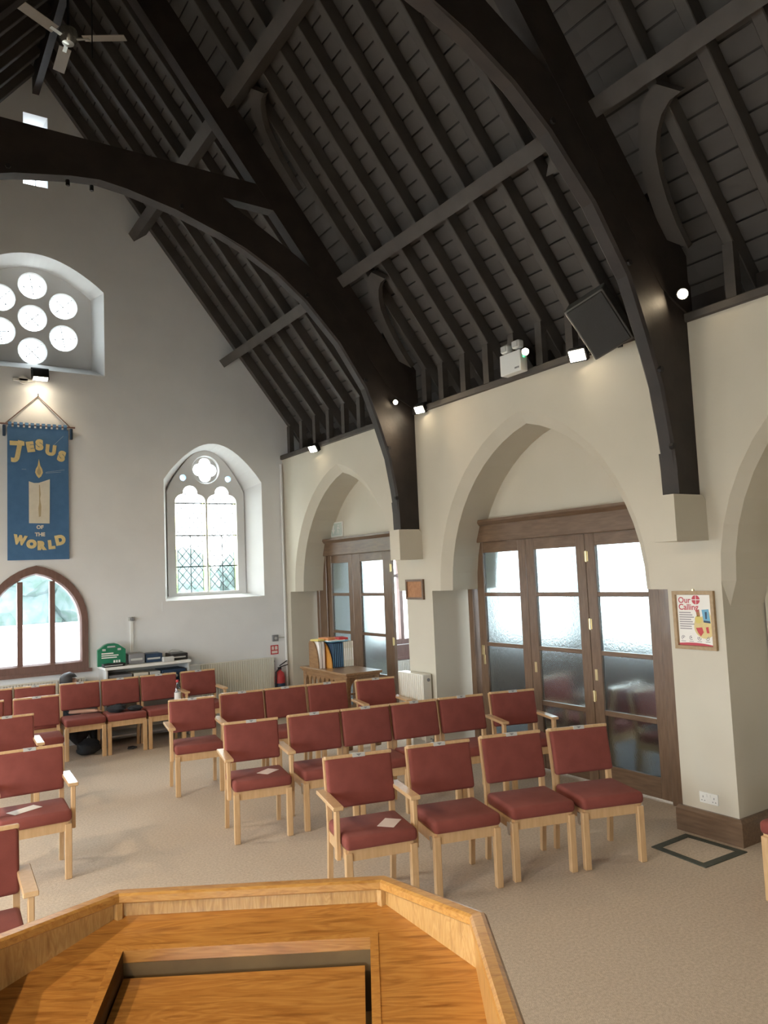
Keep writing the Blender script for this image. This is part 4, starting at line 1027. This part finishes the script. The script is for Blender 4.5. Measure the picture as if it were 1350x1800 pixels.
# ================================================================== HYMN BOOK TABLE AND RACK
tb = thing('hymn_book_table', 'carved oak table with pierced gothic arches', 'table', (4.55, 8.06, 0))
obj('table_top', MB().bbox(-0.245, 0.245, -0.57, 0.57, 0.82, 0.85, 0.008, 2), 'table_oak', tb)
obj('moulding', MB().bbox(-0.225, 0.225, -0.55, 0.55, 0.795, 0.82, 0.006, 1), 'table_oak', tb)
def pierced(L, n, z0, z1):
    ho = []; wv = L / n
    for k in range(n):
        c = -L / 2 + wv * (k + 0.5); ho.append([arch_loop(c, wv * 0.36, z0 + 0.02, z0 + 0.06, z1 - 0.04, 5)] * 2)
    return ho
lp = rect(-0.50, 0.50, 0.60, 0.80); obj('side_frieze', MB().slab([(-0.205, lp), (-0.185, lp)], holes=pierced(0.98, 9, 0.60, 0.80), fn=lambda a, b, t: (t, a, b)), 'table_oak', tb)
lp = rect(-0.175, 0.175, 0.60, 0.80); obj('end_frieze', MB().slab([(-0.505, lp), (-0.485, lp)], holes=pierced(0.34, 2, 0.60, 0.80)), 'table_oak', tb)
for x in (-0.19, 0.19):
    for y in (-0.50, 0.50): obj('leg', MB().bbox(x - 0.03, x + 0.03, y - 0.03, y + 0.03, 0, 0.80, 0.008, 1), 'table_oak', tb)
rk = thing('book_rack', 'open book rack with curved wooden dividers on the table', 'book rack', (4.50, 8.2, 0.85))
def divider(front):
    n = 9; return [(0.20, 0.0), (0.20, 0.32)] + [(0.13 + (front - 0.13) * sin(pi / 2 * k / n), 0.32 * cos(pi / 2 * k / n)) for k in range(n + 1)]
for x, m_, fy in ((-0.17, 'table_oak', -0.02), (-0.052, 'orange_wood', -0.13)):
    dv = divider(fy); obj('divider', MB().slab([(x, dv), (x + 0.014, dv)], fn=lambda a, b, t: (t, a, b)), m_, rk)
obj('back_board', MB().box(-0.17, 0.27, 0.202, 0.214, 0, 0.30), 'table_oak', rk)
for k in range(2):
    dv = [(0.19, 0.0), (0.19, 0.315)] + [(0.0, 0.315), (-0.02, 0.25), (-0.02, 0.0)]
    o = obj('booklet', MB().slab([(0, dv), (0.03, dv)], fn=lambda a, b, t: (t, a, b)), 'paper', None, False, (4.50 - 0.150 + 0.042 * k, 8.2, 0.85))
    tag(o, ('white booklets pile between the two dividers, outer one', 'white booklets pile between the two dividers, inner one')[k], 'booklet', 'books in the rack')
for k in range(6):
    b = thing('folder', '%s dark blue folder from the orange divider in the book rack' % ('first', 'second', 'third', 'fourth', 'fifth', 'sixth')[k], 'folder', (4.50 - 0.022 + 0.0255 * k, 8.20, 0.85), 0, 'books in the rack')
    obj('cover', MB().bbox(0.0, 0.022, -0.11, 0.195, 0, 0.295, 0.008, 2), 'navy', b); obj('spine_edge', MB().box(0.009, 0.012, -0.112, -0.108, 0.01, 0.285), 'sky_blue', b)
for k in range(5):
    b = thing('folder', '%s cream folder from the blue ones in the book rack' % ('first', 'second', 'third', 'fourth', 'fifth')[k], 'folder', (4.50 + 0.134 + 0.0275 * k, 8.20, 0.85), 0, 'books in the rack')
    obj('cover', MB().bbox(0.0, 0.025, -0.11, 0.195, 0, 0.30, 0.006, 2), 'cream_card', b); obj('spine_label', MB().box(0.007, 0.018, -0.1115, -0.109, 0.08, 0.22), 'paper', b)
for (x, y, z, w_, l_, h_, m_, lb, rz) in ((4.38, 8.28, 1.171, 0.10, 0.16, 0.02, 'yellow', 'yellow booklet lying at the left on top of the rack', 8), (4.56, 8.22, 1.157, 0.24, 0.30, 0.008, 'sky_blue', 'blue leaflet lying flat on the rack folders', 5),
                                     (4.56, 8.22, 1.1655, 0.22, 0.24, 0.010, 'paper', 'white leaflet lying on the blue leaflet', -6), (4.50, 8.26, 1.176, 0.12, 0.18, 0.028, 'orange', 'orange booklet on top of the rack pile', 14),
                                     (4.66, 8.20, 1.176, 0.12, 0.20, 0.024, 'red', 'red booklet on top of the rack pile', -10)):
    o = obj('booklet', MB().bbox(-w_ / 2, w_ / 2, -l_ / 2, l_ / 2, 0, h_, 0.002, 1), m_, None, False, (x, y, z)); o.rotation_euler = (0, 0, radians(rz)); tag(o, lb, 'booklet')

# ================================================================== EQUIPMENT COUNTER
ct = thing('equipment_counter', 'white topped counter with open dark shelves by the gable', 'counter', (2.78, YG, 0.045))
obj('counter_top', MB().bbox(-0.54, 0.54, -0.42, -0.005, 0.865, 0.90, 0.006, 1), 'white', ct)
obj('carcass', MB().box(-0.52, -0.50, -0.40, -0.01, -0.045, 0.865).box(0.50, 0.52, -0.40, -0.01, -0.045, 0.865).box(-0.50, 0.50, -0.03, -0.01, -0.045, 0.865).box(-0.50, 0.50, -0.40, -0.01, 0.62, 0.635).box(-0.5, 0.5, -0.40, -0.01, 0.05, 0.07), 'light_grey', ct)
for k, (a, b, m_, lb) in enumerate(((-0.48, -0.20, 'grey_plastic', 'grey amplifier on the left of the counter shelf'), (-0.18, 0.0, 'cream_card', 'cream device in the middle of the counter shelf'), (0.02, 0.15, 'light_grey', 'pale grey device on the counter shelf'), (0.17, 0.48, 'navy', 'dark blue mixer on the right of the counter shelf'))):
    t = thing('amplifier', lb, 'amplifier', (2.78, YG, 0.68)); obj('case', MB().bbox(a, b, -0.38, -0.06, 0, 0.16, 0.005, 1), m_, t)
    obj('knob', MB().lathe([(0.016, -0.395), (0.016, -0.379)], 10, ((a + b) / 2 + 0.03, 0, 0.08), 'y').box(a + 0.02, (a + b) / 2, -0.383, -0.379, 0.10, 0.125), 'light_grey', t)
# first aid case
fa = thing('first_aid_case', 'green first aid case with handle on the counter', 'first aid case', (2.37, YG - 0.20, 0.945), radians(-8))
cl_ = [(-0.165, 0.0), (0.165, 0.0), (0.165, 0.20), (0.13, 0.225), (0.085, 0.26), (0.04, 0.275), (-0.04, 0.275), (-0.085, 0.26), (-0.13, 0.225), (-0.165, 0.20)]
ch_ = [(-0.055, 0.222), (0.055, 0.222), (0.05, 0.248), (-0.05, 0.248)]
obj('case', MB().slab([(-0.06, cl_), (0.06, cl_)], holes=[[ch_, ch_]]), 'green', fa)
obj('print', MB().box(-0.12, 0.02, -0.0615, -0.06, 0.15, 0.165).box(-0.12, 0.08, -0.0615, -0.06, 0.125, 0.138).box(-0.12, 0.06, -0.0615, -0.06, 0.10, 0.112).box(0.02, 0.04, -0.0615, -0.06, 0.04, 0.07).box(0.05, 0.07, -0.0615, -0.06, 0.04, 0.07).box(0.08, 0.10, -0.0615, -0.06, 0.04, 0.07), 'paper', fa)
obj('clasp', MB().bbox(-0.11, -0.07, -0.066, -0.058, 0.19, 0.215, 0.002, 1).bbox(0.07, 0.11, -0.066, -0.058, 0.19, 0.215, 0.002, 1), 'light_grey', fa)
for (x, y, w_, d2, h_, m_, lb) in ((2.66, -0.20, 0.19, 0.22, 0.13, 'grey_plastic', 'grey stacked recorder next to the first aid case'), (2.88, -0.18, 0.21, 0.23, 0.11, 'navy', 'dark blue player in the middle of the counter'),
                                  (3.03, -0.38, 0.14, 0.07, 0.06, 'light_grey', 'pale device with a white front on the counter'), (3.20, -0.19, 0.22, 0.26, 0.085, 'black', 'black amplifier at the right end of the counter'), (2.36, -0.34, 0.26, 0.10, 0.04, 'black', 'black microphone tray in front of the first aid case')):
    t = thing('audio_device', lb, 'audio device', (x, YG + y, 0.945)); obj('case', MB().bbox(-w_ / 2, w_ / 2, -d2 / 2, d2 / 2, 0, h_, 0.006, 1), m_, t)
    obj('front_strip', MB().box(-w_ / 2 + 0.015, w_ / 2 - 0.03, -d2 / 2 - 0.002, -d2 / 2 + 0.001, h_ * 0.35, h_ * 0.55), 'light_grey', t)
tag(obj('cable', MB().tube([(3.10, YG - 0.15, 1.035), (3.16, YG - 0.12, 1.065), (3.24, YG - 0.13, 1.055), (3.30, YG - 0.16, 1.035)], 0.006, 6), 'light_grey'), 'pale cable looped over the black amplifier', 'cable')
bx_ = thing('white_box', 'white box with a notice beside the counter', 'box', (3.44, YG - 0.06, 0))
obj('case', MB().bbox(-0.11, 0.09, -0.10, 0.05, 0.0, 0.84, 0.006, 1), 'white', bx_); obj('notice', MB().box(-0.04, 0.07, -0.102, -0.10, 0.70, 0.80), 'paper', bx_)

# bottle, bags
bt = thing('water_bottle', 'clear water bottle with a red cap on a back row seat', 'bottle', (2.99, 9.33, 0.452))
obj('body', MB().lathe([(0.034, 0.0), (0.038, 0.01), (0.038, 0.19), (0.030, 0.225), (0.014, 0.265), (0.014, 0.285)], 14), 'water', bt, True)
obj('label_band', MB().lathe([(0.0388, 0.08), (0.0388, 0.16)], 14), 'paper', bt, True); obj('cap', MB().lathe([(0.017, 0.283), (0.017, 0.31)], 12), 'red', bt)
def lump(name, label, cat, loc, sx, sy, sz, m_, seed, rz=0, strap=False):
    rnd = random.Random(seed); bm = bmesh.new(); bmesh.ops.create_icosphere(bm, subdivisions=3, radius=1)
    ph = [rnd.uniform(0, 6) for _ in range(6)]
    for v in bm.verts:
        c = v.co.copy(); k = 1 + 0.12 * sin(4 * c.x + ph[0]) * sin(3 * c.y + ph[1]) + 0.08 * sin(7 * c.z + ph[2] + 3 * c.x)
        v.co = Vector((c.x * sx * k, c.y * sy * k, max(c.z, -0.85) * sz * k))
    zmin = min(v.co.z for v in bm.verts)
    for v in bm.verts: v.co.z -= zmin
    t = thing(name, label, cat, loc, rz); obj('body', MB().from_bm(bm), m_, t, True)
    if strap: obj('strap', MB().tube([(-sx * 0.6, 0, sz), (-sx * 0.2, -sy * 0.3, sz * 2.1), (sx * 0.3, -sy * 0.2, sz * 2.0), (sx * 0.6, 0, sz)], 0.010, 6), m_, t)
    return t
lump('bag', 'black shoulder bag slumped on the left of the second back row seat', 'bag', (2.30, 9.44, 0.452), 0.11, 0.09, 0.045, 'black_cloth', 3, 0.2, True)
lump('bag', 'black pouch on the right of the second back row seat', 'bag', (2.50, 9.40, 0.452), 0.09, 0.07, 0.032, 'black_cloth', 5, -0.3)
lump('bag', 'black bag on the floor under the first back row chair', 'bag', (1.98, 9.50, 0.0), 0.13, 0.12, 0.09, 'black_cloth', 8, 0.1)
tag(obj('cable', MB().tube([(2.42, 9.46, 0.008), (2.47, 9.42, 0.010), (2.52, 9.45, 0.012), (2.50, 9.52, 0.010), (2.44, 9.52, 0.008)], 0.009, 6), 'black'), 'black coiled cable on the floor under the back row', 'cable')

# ================================================================== PERSON behind the back row
def skin_body():
    """seated on the floor, facing right; one forearm laid through the chair back onto the seat"""
    J = {'pelvis': (1.80, 9.90, 0.12, 0.115), 'waist': (1.79, 9.90, 0.28, 0.105), 'chest': (1.79, 9.90, 0.47, 0.115), 'top': (1.80, 9.90, 0.60, 0.085), 'neck': (1.805, 9.89, 0.675, 0.048), 'jaw': (1.825, 9.885, 0.755, 0.064),
         'head': (1.812, 9.885, 0.825, 0.082), 'crown': (1.80, 9.885, 0.87, 0.070),
         'shr': (1.80, 9.775, 0.575, 0.050), 'elr': (1.74, 9.705, 0.50, 0.034), 'wrr': (1.98, 9.63, 0.492, 0.023), 'har': (2.045, 9.615, 0.490, 0.024),
         'shl': (1.82, 10.02, 0.575, 0.048), 'ell': (1.93, 10.02, 0.38, 0.036), 'wrl': (2.12, 9.97, 0.36, 0.025), 'hal': (2.18, 9.96, 0.355, 0.025),
         'hpr': (1.88, 9.83, 0.12, 0.085), 'knr': (2.05, 9.81, 0.36, 0.056), 'anr': (2.08, 9.81, 0.07, 0.036), 'ftr': (2.18, 9.81, 0.04, 0.034),
         'hpl': (1.88, 9.98, 0.12, 0.085), 'knl': (2.06, 10.0, 0.34, 0.056), 'anl': (2.10, 9.98, 0.07, 0.036), 'ftl': (2.20, 9.98, 0.04, 0.034)}
    E = [('pelvis', 'waist'), ('waist', 'chest'), ('chest', 'top'), ('top', 'neck'), ('neck', 'jaw'), ('jaw', 'head'), ('head', 'crown'), ('chest', 'shr'), ('shr', 'elr'), ('elr', 'wrr'), ('wrr', 'har'),
         ('chest', 'shl'), ('shl', 'ell'), ('ell', 'wrl'), ('wrl', 'hal'), ('pelvis', 'hpr'), ('hpr', 'knr'), ('knr', 'anr'), ('anr', 'ftr'), ('pelvis', 'hpl'), ('hpl', 'knl'), ('knl', 'anl'), ('anl', 'ftl')]
    # fingers
    for k in range(4):
        n1, n2 = 'f%da' % k, 'f%db' % k; L = (0.042, 0.048, 0.045, 0.034)[k]
        J[n1] = (2.045 + L * 0.6, 9.600 + 0.016 * k - 0.01, 0.487 + 0.002 * k, 0.0085); J[n2] = (2.045 + L * 1.5, 9.598 + 0.018 * k - 0.012, 0.476, 0.007); E += [('har', n1), (n1, n2)]
    J['tha'] = (2.035, 9.585, 0.492, 0.009); J['thb'] = (2.062, 9.572, 0.488, 0.008); E += [('har', 'tha'), ('tha', 'thb')]
    J['nose'] = (1.918, 9.885, 0.805, 0.014); E.append(('head', 'nose'))
    keys = list(J); me = bpy.data.meshes.new('body'); me.from_pydata([J[k][:3] for k in keys], [(keys.index(a), keys.index(b)) for a, b in E], [])
    o = bpy.data.objects.new('body', me); COL.objects.link(o)
    md = o.modifiers.new('skin', 'SKIN'); md.use_smooth_shade = True
    for i, k in enumerate(keys):
        r = J[k][3]; me.skin_vertices[0].data[i].radius = (r, r); me.skin_vertices[0].data[i].use_root = (k == 'pelvis')
    o.modifiers.new('sub', 'SUBSURF').levels = 2
    bpy.context.view_layer.update()
    m2 = bpy.data.meshes.new_from_object(o.evaluated_get(bpy.context.evaluated_depsgraph_get()))
    bpy.data.objects.remove(o)
    m2.materials.clear(); m2.materials.append(M['jersey']); m2.materials.append(M['skin'])
    for p in m2.polygons:
        c = p.center
        skin = c.z > 0.665 or (c.y < 9.70 and c.x > 1.76) or (c.x > 2.0 and c.y > 9.9 and 0.30 < c.z < 0.40 and False)
        p.material_index = 1 if skin else 0
    m2.shade_smooth(); return m2
pe = thing('person', 'person with dark hair in dark clothes crouching behind the back row', 'person', (0.05, 0, -0.015))
inst('body', skin_body(), pe)
bm = bmesh.new(); bmesh.ops.create_uvsphere(bm, u_segments=24, v_segments=16, radius=1)
for v in bm.verts:
    c = v.co.copy()
    k = 1.0 + 0.03 * sin(9 * c.x) * sin(8 * c.z + 2 * c.y)
    v.co = Vector((1.795 + c.x * 0.105 * k, 9.885 + c.y * 0.092 * k, 0.845 + c.z * 0.098 * k))
bmesh.ops.delete(bm, geom=[v for v in bm.verts if v.co.z < (0.868 if v.co.x > 1.835 else (0.82 if v.co.x > 1.80 else 0.765))], context='VERTS')
obj('hair', MB().from_bm(bm), 'hair', pe, True)
obj('ear', MB().lathe([(0.006, -0.006), (0.02, -0.004), (0.02, 0.004), (0.006, 0.006)], 10, (1.815, 9.802, 0.80), 'y'), 'skin', pe, True)
for dy in (-0.03, 0.03): obj('eye', MB().lathe([(0.004, -0.008), (0.011, 0.0), (0.004, 0.008)], 8, (1.888, 9.885 + dy, 0.825), 'x'), 'hair', pe)
obj('mouth', MB().box(1.876, 1.890, 9.865, 9.905, 0.755, 0.762), 'cork', pe)

# ================================================================== OUTSIDE
struct('ground_outside', MB().box(-40, 50, YG + 0.5, 70, -0.4, -0.25).box(AX + 0.3, 40, -30, YG + 0.5, -0.4, -0.25).box(-40, XL - 0.55, -30, YG + 0.5, -0.4, -0.25), 'paving', 'pale paving outside')
tag(obj('garden_wall', MB().box(-12, 16, 19.0, 19.25, -0.25, 1.05).box(-12, 16, 18.95, 19.3, 1.05, 1.12), 'render_wall'), 'white rendered garden wall seen through the arched window', 'wall')
def tree(x, y, r, h, label, seed):
    rnd = random.Random(seed); t = thing('tree', label, 'tree', (x, y, -0.3), 0, 'trees beyond the garden wall')
    obj('trunk', MB().tube([(0, 0, 0), (0, 0, h * 0.6)], [0.2, 0.12], 8), 'brown_wood', t)
    m_ = MB()
    for k in range(12):
        bm = bmesh.new(); bmesh.ops.create_icosphere(bm, subdivisions=3, radius=r * rnd.uniform(0.35, 0.6))
        c = Vector((rnd.uniform(-r, r) * 0.7, rnd.uniform(-r, r) * 0.5, h * rnd.uniform(0.3, 0.95)))
        for v in bm.verts: v.co = c + v.co * (1 + rnd.uniform(-0.12, 0.12))
        m_.from_bm(bm)
    o = obj('crown', m_, 'leaf', t)
for i, (x, y, r, h) in enumerate(((-5.5, 27, 2.4, 5.0), (-0.3, 29, 2.3, 5.6), (4.6, 28, 2.2, 4.6), (11.2, 36, 2.0, 3.0), (15.6, 36.5, 2.0, 3.0))):
    tree(x, y, r, h, ('leafy tree at the far left beyond the garden wall', 'tall leafy tree behind the left pane of the arched window', 'leafy tree behind the right pane of the arched window', 'lower leafy tree right of the arched window view', 'low leafy tree behind the traceried window')[i], 20 + i)
